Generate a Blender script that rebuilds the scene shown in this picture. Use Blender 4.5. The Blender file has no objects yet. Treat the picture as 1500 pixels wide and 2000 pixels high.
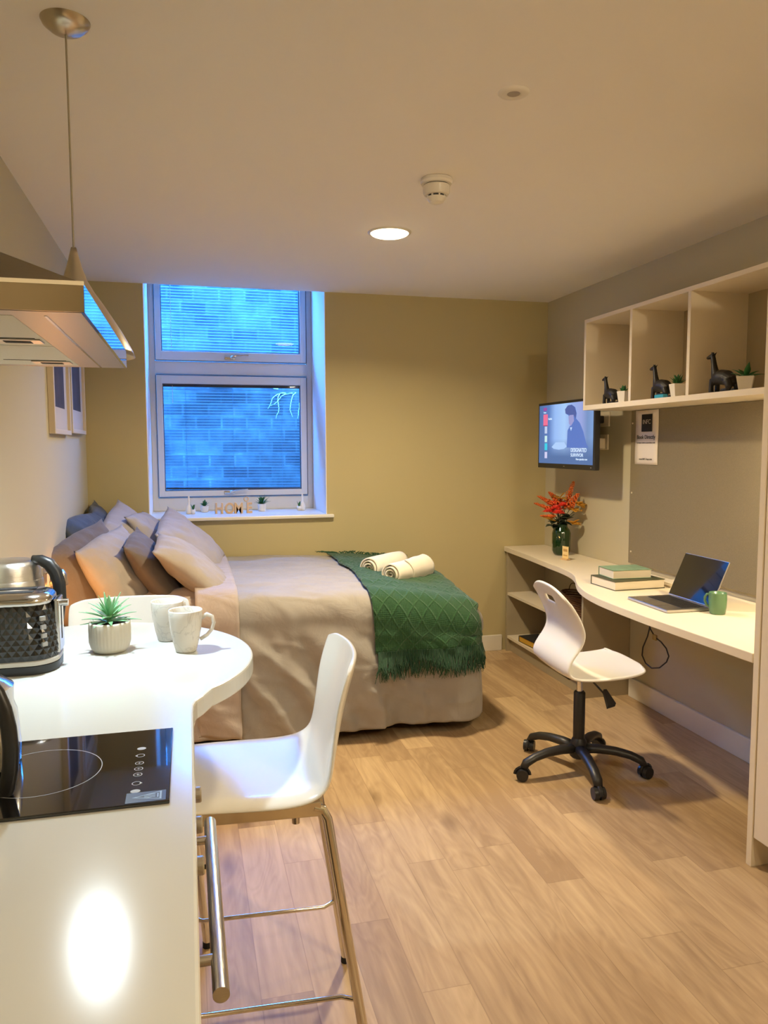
import bpy, bmesh, math, random
from math import pi, sin, cos, radians
from mathutils import Vector, Matrix, Euler, noise

S = bpy.context.scene
COL = S.collection

# ------------------------------------------------------------------ camera
EYE = (0.0, 0.0, 1.4234)
YAW, PITCH, ROLL = 0.2502, 0.0855, -0.0033
fwd = Vector((sin(YAW)*cos(PITCH), cos(YAW)*cos(PITCH), -sin(PITCH)))
rgt = Vector((cos(YAW), -sin(YAW), 0)); up = rgt.cross(fwd)
r2 = rgt*cos(ROLL)+up*sin(ROLL); u2 = up*cos(ROLL)-rgt*sin(ROLL)
cam_d = bpy.data.cameras.new('camera'); cam = bpy.data.objects.new('camera', cam_d); COL.objects.link(cam)
cam_d.sensor_fit = 'HORIZONTAL'; cam_d.sensor_width = 36; cam_d.lens = 36.0; cam_d.clip_start = 0.02
cam.matrix_world = Matrix(((r2.x, u2.x, -fwd.x, EYE[0]), (r2.y, u2.y, -fwd.y, EYE[1]), (r2.z, u2.z, -fwd.z, EYE[2]), (0, 0, 0, 1)))
S.camera = cam

# ------------------------------------------------------------------ colour management
S.view_settings.view_transform = 'Standard'; S.view_settings.look = 'None'
S.view_settings.gamma = 1.0; S.view_settings.use_curve_mapping = False
S.view_settings.exposure = 0.0
S.cycles.max_bounces = 10; S.cycles.diffuse_bounces = 6; S.cycles.glossy_bounces = 4
S.cycles.transparent_max_bounces = 12; S.cycles.transmission_bounces = 6
S.cycles.caustics_reflective = False; S.cycles.caustics_refractive = False
S.cycles.sample_clamp_indirect = 6.0
S.cycles.use_denoising = True

# ------------------------------------------------------------------ world: blue dusk sky outside the window
W_ = bpy.data.worlds.new('world'); S.world = W_; W_.use_nodes = True
bg = W_.node_tree.nodes['Background']
bg.inputs[0].default_value = (0.045, 0.26, 1.0, 1); bg.inputs[1].default_value = 72.0

# ------------------------------------------------------------------ room lamps (fittings modelled below; the rear globe is an added fill; rear downlight, wall and undershelf lamps are assumed)
WARM = (1.0, 0.82, 0.54)
def lamp(name, kind, loc, power, color, size=0.1, size_y=None, rot=(0, 0, 0), spread=pi, shape='DISK'):
    l = bpy.data.lights.new(name, kind); l.energy = power; l.color = color
    if kind == 'AREA':
        l.shape = shape; l.size = size; l.spread = spread
        if size_y: l.size_y = size_y
    else:
        l.shadow_soft_size = size
    o = bpy.data.objects.new(name, l); COL.objects.link(o); o.location = loc; o.rotation_euler = rot
    return o
DOWNLIGHTS = [(0.925, 3.50), (0.95, 0.55)]
DOWN_W = [40, 8]
PENDANT = (-0.247, 1.98, 1.66)
portal = lamp('window_portal', 'AREA', (0.319, 5.62, 1.85), 1, (1, 1, 1), 1.15, 1.8, (-pi/2, 0, 0), pi, 'RECTANGLE')
portal.data.cycles.is_portal = True

# ------------------------------------------------------------------ room numbers
XL, XR, YB, YF, ZC = -0.584, 2.421, 4.915, -1.9, 2.40

# ------------------------------------------------------------------ helpers
WM = {}
def wm(o): return WM.get(o.name, Matrix.Identity(4)) if o else Matrix.Identity(4)
def tag(o, label=None, cat=None, group=None, kind=None):
    if label: o['label'] = label
    if cat: o['category'] = cat
    if group: o['group'] = group
    if kind: o['kind'] = kind
    return o
def thing(name, label, cat, loc=(0, 0, 0), rz=0.0, group=None, kind=None):
    o = bpy.data.objects.new(name, None); COL.objects.link(o); o.empty_display_size = 0.05
    o.location = loc; o.rotation_euler = (0, 0, rz)
    WM[o.name] = Matrix.Translation(loc) @ Matrix.Rotation(rz, 4, 'Z')
    return tag(o, label, cat, group, kind)
def copy_tree(o, loc, rz=None, label=None, scale=None):
    c = o.copy(); COL.objects.link(c); c.location = loc
    if rz is not None: c.rotation_euler = (0, 0, rz)
    if scale: c.scale = (scale,)*3
    if label: c['label'] = label
    for ch in list(o.children):
        d = ch.copy(); COL.objects.link(d); d.parent = c
        for g in list(ch.children):
            e = g.copy(); COL.objects.link(e); e.parent = d
    return c
class B:
    """collects shapes (world or local metres) into one mesh"""
    def __init__(s): s.bm = bmesh.new()
    def _xf(s, vs, m):
        if m is not None: bmesh.ops.transform(s.bm, matrix=m, verts=vs)
    def box(s, x0, x1, y0, y1, z0, z1, bev=0.0, m=None, seg=2):
        r = bmesh.ops.create_cube(s.bm, size=1.0); vs = r['verts']
        for v in vs:
            v.co = Vector(((x0+x1)/2+v.co.x*(x1-x0), (y0+y1)/2+v.co.y*(y1-y0), (z0+z1)/2+v.co.z*(z1-z0)))
        if bev > 0:
            es = list({e for v in vs for e in v.link_edges})
            rr = bmesh.ops.bevel(s.bm, geom=es, offset=bev, segments=seg, affect='EDGES', profile=0.5)
            vs = list({v for f in rr['faces'] for v in f.verts} | {v for v in vs if v.is_valid})
        s._xf(vs, m); return s
    def lathe(s, prof, c=(0, 0, 0), seg=32, m=None, close_bottom=True, close_top=False, fn=None):
        rings = []; allv = []
        for (r, z) in prof:
            ring = []
            for i in range(seg):
                a = 2*pi*i/seg; rr = r if fn is None else r*fn(a, z)
                ring.append(s.bm.verts.new((c[0]+rr*cos(a), c[1]+rr*sin(a), c[2]+z)))
            rings.append(ring); allv += ring
        for k in range(len(rings)-1):
            A, Bq = rings[k], rings[k+1]
            for i in range(seg):
                j = (i+1) % seg; s.bm.faces.new((A[i], A[j], Bq[j], Bq[i]))
        if close_bottom and prof[0][0] > 1e-6: s.bm.faces.new(list(reversed(rings[0])))
        if close_top and prof[-1][0] > 1e-6: s.bm.faces.new(rings[-1])
        s._xf(allv, m); return s
    def tube(s, pts, r, seg=10, closed=False, caps=True, m=None, flat=1.0, upv=None):
        pts = [Vector(p) for p in pts]; n = len(pts)
        rs = r if isinstance(r, (list, tuple)) else [r]*n
        rings = []; prev = None; allv = []
        for i, p in enumerate(pts):
            if closed: t = pts[(i+1) % n]-pts[i-1]
            else: t = pts[min(i+1, n-1)]-pts[max(i-1, 0)]
            t = t.normalized() if t.length > 1e-9 else Vector((0, 0, 1))
            if prev is None:
                a = Vector(upv) if upv else (Vector((0, 0, 1)) if abs(t.z) < .9 else Vector((1, 0, 0)))
                nrm = (a-t*a.dot(t)).normalized()
            else:
                nrm = prev-t*prev.dot(t); nrm = nrm.normalized() if nrm.length > 1e-6 else prev
            prev = nrm; bn = t.cross(nrm)
            ring = [s.bm.verts.new(p+(nrm*cos(2*pi*k/seg)*flat+bn*sin(2*pi*k/seg))*rs[i]) for k in range(seg)]
            rings.append(ring); allv += ring
        m_ = n if closed else n-1
        for i in range(m_):
            A, Bq = rings[i], rings[(i+1) % n]
            for k in range(seg):
                j = (k+1) % seg; s.bm.faces.new((A[k], A[j], Bq[j], Bq[k]))
        if caps and not closed:
            s.bm.faces.new(list(reversed(rings[0]))); s.bm.faces.new(rings[-1])
        s._xf(allv, m); return s
    def cyl(s, p0, p1, r, r1=None, seg=20, m=None):
        return s.tube([p0, p1], [r, r if r1 is None else r1], seg, m=m)
    def grid(s, fn, nu, nv, m=None, closed_u=False):
        V = [[s.bm.verts.new(fn(i/(nu), j/(nv))) for j in range(nv+1)] for i in range(nu+(0 if closed_u else 1))]
        n = len(V)
        for i in range(nu):
            for j in range(nv):
                s.bm.faces.new((V[i][j], V[(i+1) % n][j], V[(i+1) % n][j+1], V[i][j+1]))
        s._xf([v for r_ in V for v in r_], m); return s
    def poly(s, pts, th=None, m=None):
        """flat polygon, extruded along th (vector) if given"""
        vs = [s.bm.verts.new(Vector(p)) for p in pts]; allv = list(vs)
        f = s.bm.faces.new(vs)
        if th is not None:
            th = Vector(th); w = [s.bm.verts.new(Vector(p)+th) for p in pts]; allv += w
            s.bm.faces.new(list(reversed(w)))
            for i in range(len(vs)):
                j = (i+1) % len(vs); s.bm.faces.new((vs[j], vs[i], w[i], w[j]))
        s._xf(allv, m); return s
    def ball(s, c, r, seg=16, sc=(1, 1, 1), m=None):
        rr = bmesh.ops.create_uvsphere(s.bm, u_segments=seg, v_segments=max(6, seg//2), radius=r)
        for v in rr['verts']: v.co = Vector((c[0]+v.co.x*sc[0], c[1]+v.co.y*sc[1], c[2]+v.co.z*sc[2]))
        s._xf(rr['verts'], m); return s
    def build(s, name, mat, parent=None, smooth=False, local=False, bevel=0, solid=0, subsurf=0, weld=False, origin=None, angle=None, offset=0):
        if weld: bmesh.ops.remove_doubles(s.bm, verts=s.bm.verts, dist=1e-5)
        base = wm(parent)
        if parent is None and origin is not None:
            base = Matrix.Translation(origin)
            if not local: bmesh.ops.transform(s.bm, matrix=base.inverted(), verts=s.bm.verts)
        elif not local: bmesh.ops.transform(s.bm, matrix=base.inverted(), verts=s.bm.verts)
        bmesh.ops.recalc_face_normals(s.bm, faces=s.bm.faces)
        me = bpy.data.meshes.new(name); s.bm.to_mesh(me); s.bm.free()
        o = bpy.data.objects.new(name, me); COL.objects.link(o)
        WM[o.name] = base
        if parent: o.parent = parent
        elif origin is not None: o.location = origin
        if mat: me.materials.append(mat)
        if smooth:
            for p in me.polygons: p.use_smooth = True
            if angle is not None:
                me.set_sharp_from_angle(angle=radians(angle))
        if solid:
            md = o.modifiers.new('solid', 'SOLIDIFY'); md.thickness = solid; md.offset = offset
        if bevel:
            md = o.modifiers.new('bevel', 'BEVEL'); md.width = bevel; md.segments = 2; md.limit_method = 'ANGLE'
        if subsurf:
            md = o.modifiers.new('sub', 'SUBSURF'); md.levels = subsurf; md.render_levels = subsurf
        return o
def text(name, body, size, mat, parent, M, ext=0.0004, align='LEFT', bold=0.0, sx=1.0):
    c = bpy.data.curves.new(name, 'FONT'); c.body = body; c.size = size; c.extrude = ext; c.align_x = align; c.offset = bold
    o = bpy.data.objects.new(name, c); COL.objects.link(o)
    dg = bpy.context.evaluated_depsgraph_get(); me = bpy.data.meshes.new_from_object(o.evaluated_get(dg))
    COL.objects.unlink(o); bpy.data.objects.remove(o)
    T = wm(parent).inverted() @ M @ Matrix.Diagonal((sx, 1, 1, 1)); me.transform(T)
    t = bpy.data.objects.new(name, me); COL.objects.link(t); me.materials.clear(); me.materials.append(mat)
    if parent: t.parent = parent
    WM[t.name] = wm(parent)
    return t
def frame_m(o, x, y):
    """matrix with origin o, local X along x, local Y along y"""
    x = Vector(x).normalized(); y = Vector(y); y = (y-x*y.dot(x)).normalized(); z = x.cross(y)
    return Matrix(((x.x, y.x, z.x, o[0]), (x.y, y.y, z.y, o[1]), (x.z, y.z, z.z, o[2]), (0, 0, 0, 1)))

# ------------------------------------------------------------------ materials
def lin(c): return tuple(((v/255)/12.92 if v/255 <= .04045 else ((v/255+.055)/1.055)**2.4) for v in c)
def mat(name, col, rough=.5, metal=0.0, bump=0.0, bscale=60.0, var=0.0, vscale=4.0, coat=0.0, spec=.5, emit=None, es=0.0, aniso=None, sheen=0.0):
    m = bpy.data.materials.new(name); m.use_nodes = True; nt = m.node_tree; b = nt.nodes['Principled BSDF']
    b.inputs['Base Color'].default_value = (*col, 1); b.inputs['Roughness'].default_value = rough
    b.inputs['Metallic'].default_value = metal; b.inputs['Specular IOR Level'].default_value = spec
    b.inputs['Coat Weight'].default_value = coat
    if sheen: b.inputs['Sheen Weight'].default_value = sheen
    if emit: b.inputs['Emission Color'].default_value = (*emit, 1); b.inputs['Emission Strength'].default_value = es
    tc = nt.nodes.new('ShaderNodeTexCoord')
    if var > 0:
        n = nt.nodes.new('ShaderNodeTexNoise'); n.inputs['Scale'].default_value = vscale; n.inputs['Detail'].default_value = 5
        nt.links.new(tc.outputs['Object'], n.inputs['Vector'])
        mx = nt.nodes.new('ShaderNodeMix'); mx.data_type = 'RGBA'
        mx.inputs[6].default_value = (*[max(0, v*(1-var)) for v in col], 1); mx.inputs[7].default_value = (*[min(1, v*(1+var)) for v in col], 1)
        nt.links.new(n.outputs['Fac'], mx.inputs[0]); nt.links.new(mx.outputs[2], b.inputs['Base Color'])
    if bump > 0:
        n2 = nt.nodes.new('ShaderNodeTexNoise'); n2.inputs['Scale'].default_value = bscale; n2.inputs['Detail'].default_value = 4
        if aniso:
            mp = nt.nodes.new('ShaderNodeMapping'); mp.inputs['Scale'].default_value = aniso
            nt.links.new(tc.outputs['Object'], mp.inputs['Vector']); nt.links.new(mp.outputs[0], n2.inputs['Vector'])
        else: nt.links.new(tc.outputs['Object'], n2.inputs['Vector'])
        bp = nt.nodes.new('ShaderNodeBump'); bp.inputs['Strength'].default_value = bump; bp.inputs['Distance'].default_value = .002
        nt.links.new(n2.outputs['Fac'], bp.inputs['Height']); nt.links.new(bp.outputs[0], b.inputs['Normal'])
    return m
def N(nt, t, **kw):
    n = nt.nodes.new(t)
    for k, v in kw.items():
        if k.startswith('i_'):
            key = k[2:]; n.inputs[int(key) if key.isdigit() else key].default_value = v
        else: setattr(n, k, v)
    return n
def MATH(nt, op, a, b=None, c=None):
    n = nt.nodes.new('ShaderNodeMath'); n.operation = op
    for i, v in enumerate((a, b, c)):
        if v is None: continue
        if isinstance(v, (int, float)): n.inputs[i].default_value = v
        else: nt.links.new(v, n.inputs[i])
    return n.outputs[0]

def floor_material():
    m = bpy.data.materials.new('oak_plank_vinyl'); m.use_nodes = True; nt = m.node_tree; b = nt.nodes['Principled BSDF']; L = nt.links
    tc = N(nt, 'ShaderNodeTexCoord'); sp = N(nt, 'ShaderNodeSeparateXYZ'); L.new(tc.outputs['Object'], sp.inputs[0])
    pw, pl = .136, .92
    xs = MATH(nt, 'DIVIDE', MATH(nt, 'ADD', sp.outputs[0], 10.048), pw); ix = MATH(nt, 'FLOOR', xs); fx = MATH(nt, 'FRACT', xs)
    wn = N(nt, 'ShaderNodeTexWhiteNoise', noise_dimensions='1D'); L.new(ix, wn.inputs['W'])
    ys = MATH(nt, 'DIVIDE', MATH(nt, 'ADD', sp.outputs[1], MATH(nt, 'MULTIPLY_ADD', wn.outputs['Value'], 3.7, 20.0)), pl); iy = MATH(nt, 'FLOOR', ys); fy = MATH(nt, 'FRACT', ys)
    cb = N(nt, 'ShaderNodeCombineXYZ'); L.new(ix, cb.inputs[0]); L.new(iy, cb.inputs[1])
    w2 = N(nt, 'ShaderNodeTexWhiteNoise', noise_dimensions='2D'); L.new(cb.outputs[0], w2.inputs['Vector'])
    # grain coordinates, shifted per plank
    gx = MATH(nt, 'MULTIPLY_ADD', w2.outputs['Value'], 37.0, sp.outputs[0]); gy = MATH(nt, 'MULTIPLY_ADD', w2.outputs['Value'], 91.0, sp.outputs[1])
    gv = N(nt, 'ShaderNodeCombineXYZ'); L.new(MATH(nt, 'MULTIPLY', gx, 26), gv.inputs[0]); L.new(MATH(nt, 'MULTIPLY', gy, 2.2), gv.inputs[1])
    n1 = N(nt, 'ShaderNodeTexNoise', i_Scale=1.0, i_Detail=6.0, i_Roughness=.6, i_Distortion=.25); L.new(gv.outputs[0], n1.inputs['Vector'])
    gv2 = N(nt, 'ShaderNodeCombineXYZ'); L.new(MATH(nt, 'MULTIPLY', gx, 9), gv2.inputs[0]); L.new(MATH(nt, 'MULTIPLY', gy, 1.6), gv2.inputs[1])
    n2 = N(nt, 'ShaderNodeTexNoise', i_Scale=1.0, i_Detail=2.0, i_Distortion=.8); L.new(gv2.outputs[0], n2.inputs['Vector'])
    ring = MATH(nt, 'FRACT', MATH(nt, 'MULTIPLY', n2.outputs['Fac'], 9.0)); ring = MATH(nt, 'ABSOLUTE', MATH(nt, 'SUBTRACT', ring, .5))
    # knots
    vo = N(nt, 'ShaderNodeTexVoronoi', i_Scale=1.0); kv = N(nt, 'ShaderNodeCombineXYZ')
    L.new(MATH(nt, 'MULTIPLY', gx, 5.5), kv.inputs[0]); L.new(MATH(nt, 'MULTIPLY', gy, 2.1), kv.inputs[1]); L.new(kv.outputs[0], vo.inputs['Vector'])
    kr = N(nt, 'ShaderNodeMapRange', i_1=0.03, i_2=0.24, i_3=1.0, i_4=0.0); L.new(vo.outputs['Distance'], kr.inputs[0])
    wk = N(nt, 'ShaderNodeSeparateColor'); L.new(vo.outputs['Color'], wk.inputs[0])
    knot = MATH(nt, 'MULTIPLY', kr.outputs[0], MATH(nt, 'GREATER_THAN', wk.outputs[0], .45))
    cr = N(nt, 'ShaderNodeValToRGB'); e = cr.color_ramp.elements
    e[0].position = .25; e[0].color = (*lin((158, 130, 96)), 1); e[1].position = .8; e[1].color = (*lin((204, 176, 134)), 1)
    f = MATH(nt, 'ADD', MATH(nt, 'MULTIPLY', n1.outputs['Fac'], .80), MATH(nt, 'MULTIPLY', ring, .22))
    f = MATH(nt, 'ADD', f, MATH(nt, 'MULTIPLY_ADD', w2.outputs['Value'], .34, -.17)); L.new(f, cr.inputs[0])
    mk = N(nt, 'ShaderNodeMix', data_type='RGBA', blend_type='MULTIPLY'); L.new(MATH(nt, 'MULTIPLY', knot, .85), mk.inputs[0]); L.new(cr.outputs[0], mk.inputs[6]); mk.inputs[7].default_value = (.5, .45, .40, 1)
    # seams
    ex = MATH(nt, 'LESS_THAN', MATH(nt, 'MINIMUM', fx, MATH(nt, 'SUBTRACT', 1.0, fx)), .010)
    ey = MATH(nt, 'LESS_THAN', MATH(nt, 'MINIMUM', fy, MATH(nt, 'SUBTRACT', 1.0, fy)), .0016)
    sm = MATH(nt, 'MAXIMUM', ex, ey)
    ms = N(nt, 'ShaderNodeMix', data_type='RGBA', blend_type='MULTIPLY'); L.new(MATH(nt, 'MULTIPLY', sm, .38), ms.inputs[0]); L.new(mk.outputs[2], ms.inputs[6]); ms.inputs[7].default_value = (.45, .38, .3, 1)
    L.new(ms.outputs[2], b.inputs['Base Color']); b.inputs['Roughness'].default_value = .46; b.inputs['Specular IOR Level'].default_value = .4
    bp = N(nt, 'ShaderNodeBump', i_Strength=.12, i_Distance=.001); L.new(f, bp.inputs['Height']); L.new(bp.outputs[0], b.inputs['Normal'])
    return m
def felt_material():
    m = mat('grey_felt_fabric', lin((124, 112, 86)), .95, bump=.8, bscale=420, var=.22, vscale=260, sheen=.2)
    return m
def weave(name, col, rough=.85, scale=900, var=.12, bump=.25, sheen=.15, wr=0.0):
    m = mat(name, col, rough, bump=bump, bscale=scale, var=var, vscale=9, sheen=sheen)
    if wr:
        nt = m.node_tree; b = nt.nodes['Principled BSDF']; old = b.inputs['Normal'].links[0].from_socket
        tc = N(nt, 'ShaderNodeTexCoord'); n = N(nt, 'ShaderNodeTexNoise', i_Scale=9.0, i_Detail=4.0, i_Distortion=.5, i_Roughness=.5)
        nt.links.new(tc.outputs['Object'], n.inputs['Vector'])
        bp = N(nt, 'ShaderNodeBump', i_Strength=wr, i_Distance=.02); nt.links.new(n.outputs['Fac'], bp.inputs['Height']); nt.links.new(old, bp.inputs['Normal'])
        nt.links.new(bp.outputs[0], b.inputs['Normal'])
    return m
def glass_material():
    m = bpy.data.materials.new('window_glass'); m.use_nodes = True; nt = m.node_tree; nt.nodes.clear()
    o = N(nt, 'ShaderNodeOutputMaterial'); t = N(nt, 'ShaderNodeBsdfTransparent'); g = N(nt, 'ShaderNodeBsdfGlossy', i_Roughness=.02)
    t.inputs[0].default_value = (.93, .97, .97, 1); fr = N(nt, 'ShaderNodeFresnel', i_IOR=1.45); mx = N(nt, 'ShaderNodeMixShader')
    ge = N(nt, 'ShaderNodeNewGeometry'); nt.links.new(MATH(nt, 'MULTIPLY', fr.outputs[0], MATH(nt, 'SUBTRACT', 1.0, ge.outputs['Backfacing'])), mx.inputs[0]); nt.links.new(t.outputs[0], mx.inputs[1]); nt.links.new(g.outputs[0], mx.inputs[2]); nt.links.new(mx.outputs[0], o.inputs[0])
    return m
def marble_material():
    m = mat('marbled_white_ceramic', lin((226, 224, 218)), .18, coat=.5)
    nt = m.node_tree; b = nt.nodes['Principled BSDF']; tc = N(nt, 'ShaderNodeTexCoord')
    n = N(nt, 'ShaderNodeTexNoise', i_Scale=11.0, i_Detail=3.0, i_Distortion=2.2); nt.links.new(tc.outputs['Object'], n.inputs['Vector'])
    v = MATH(nt, 'ABSOLUTE', MATH(nt, 'SUBTRACT', n.outputs['Fac'], .5)); r = N(nt, 'ShaderNodeMapRange', i_1=0.0, i_2=.035, i_3=1.0, i_4=0.0); nt.links.new(v, r.inputs[0])
    mx = N(nt, 'ShaderNodeMix', data_type='RGBA'); nt.links.new(MATH(nt, 'MULTIPLY', r.outputs[0], .22), mx.inputs[0])
    mx.inputs[6].default_value = (*lin((226, 224, 218)), 1); mx.inputs[7].default_value = (*lin((120, 118, 118)), 1); nt.links.new(mx.outputs[2], b.inputs['Base Color'])
    return m
def knit_material():
    m = bpy.data.materials.new('green_diamond_knit'); m.use_nodes = True; nt = m.node_tree; b = nt.nodes['Principled BSDF']; L = nt.links
    uv = N(nt, 'ShaderNodeUVMap'); sp = N(nt, 'ShaderNodeSeparateXYZ'); L.new(uv.outputs[0], sp.inputs[0])
    def line(s):
        a = MATH(nt, 'ADD', MATH(nt, 'DIVIDE', sp.outputs[0], .075), MATH(nt, 'MULTIPLY', sp.outputs[1], s/.11)); f = MATH(nt, 'FRACT', MATH(nt, 'ADD', a, 50.0))
        d = MATH(nt, 'ABSOLUTE', MATH(nt, 'SUBTRACT', f, .5)); return MATH(nt, 'SMOOTH_MAX', MATH(nt, 'SUBTRACT', 1.0, MATH(nt, 'MULTIPLY', d, 9.0)), 0.0, .2)
    ln = MATH(nt, 'MAXIMUM', line(1), line(-1))
    cable = MATH(nt, 'MULTIPLY', MATH(nt, 'SINE', MATH(nt, 'MULTIPLY', sp.outputs[0], 2*pi/.009)), .12)
    row = MATH(nt, 'MULTIPLY', MATH(nt, 'SINE', MATH(nt, 'MULTIPLY', sp.outputs[1], 2*pi/.007)), .10)
    h = MATH(nt, 'ADD', MATH(nt, 'ADD', ln, cable), row)
    mx = N(nt, 'ShaderNodeMix', data_type='RGBA'); L.new(MATH(nt, 'MULTIPLY', ln, .35), mx.inputs[0])
    mx.inputs[6].default_value = (*lin((26, 72, 34)), 1); mx.inputs[7].default_value = (*lin((44, 98, 48)), 1)
    L.new(mx.outputs[2], b.inputs['Base Color']); b.inputs['Roughness'].default_value = .9; b.inputs['Sheen Weight'].default_value = .2
    bp = N(nt, 'ShaderNodeBump', i_Strength=.9, i_Distance=.005); L.new(h, bp.inputs['Height']); L.new(bp.outputs[0], b.inputs['Normal'])
    return m
def stone_material():
    m = bpy.data.materials.new('pale_rubble_stone'); m.use_nodes = True; nt = m.node_tree; b = nt.nodes['Principled BSDF']; L = nt.links
    tc = N(nt, 'ShaderNodeTexCoord'); mp = N(nt, 'ShaderNodeMapping'); mp.inputs['Rotation'].default_value = (pi/2, 0, 0); L.new(tc.outputs['Object'], mp.inputs[0])
    br = N(nt, 'ShaderNodeTexBrick', i_Scale=2.4); L.new(mp.outputs[0], br.inputs['Vector'])
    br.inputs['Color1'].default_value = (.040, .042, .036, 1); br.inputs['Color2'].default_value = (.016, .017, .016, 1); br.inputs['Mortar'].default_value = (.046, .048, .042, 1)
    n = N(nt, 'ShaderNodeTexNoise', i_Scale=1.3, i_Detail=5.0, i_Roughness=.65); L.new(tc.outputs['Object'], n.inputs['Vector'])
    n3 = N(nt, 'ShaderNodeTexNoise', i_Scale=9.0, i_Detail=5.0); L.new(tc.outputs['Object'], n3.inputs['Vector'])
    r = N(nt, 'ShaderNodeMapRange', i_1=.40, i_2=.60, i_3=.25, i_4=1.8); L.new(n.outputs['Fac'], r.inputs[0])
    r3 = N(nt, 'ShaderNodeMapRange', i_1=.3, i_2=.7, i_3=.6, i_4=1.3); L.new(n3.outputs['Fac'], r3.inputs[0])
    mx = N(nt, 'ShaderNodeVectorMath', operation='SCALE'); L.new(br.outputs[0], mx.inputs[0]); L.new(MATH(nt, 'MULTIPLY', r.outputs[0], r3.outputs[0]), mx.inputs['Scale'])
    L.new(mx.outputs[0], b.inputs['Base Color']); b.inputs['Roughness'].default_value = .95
    return m

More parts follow.
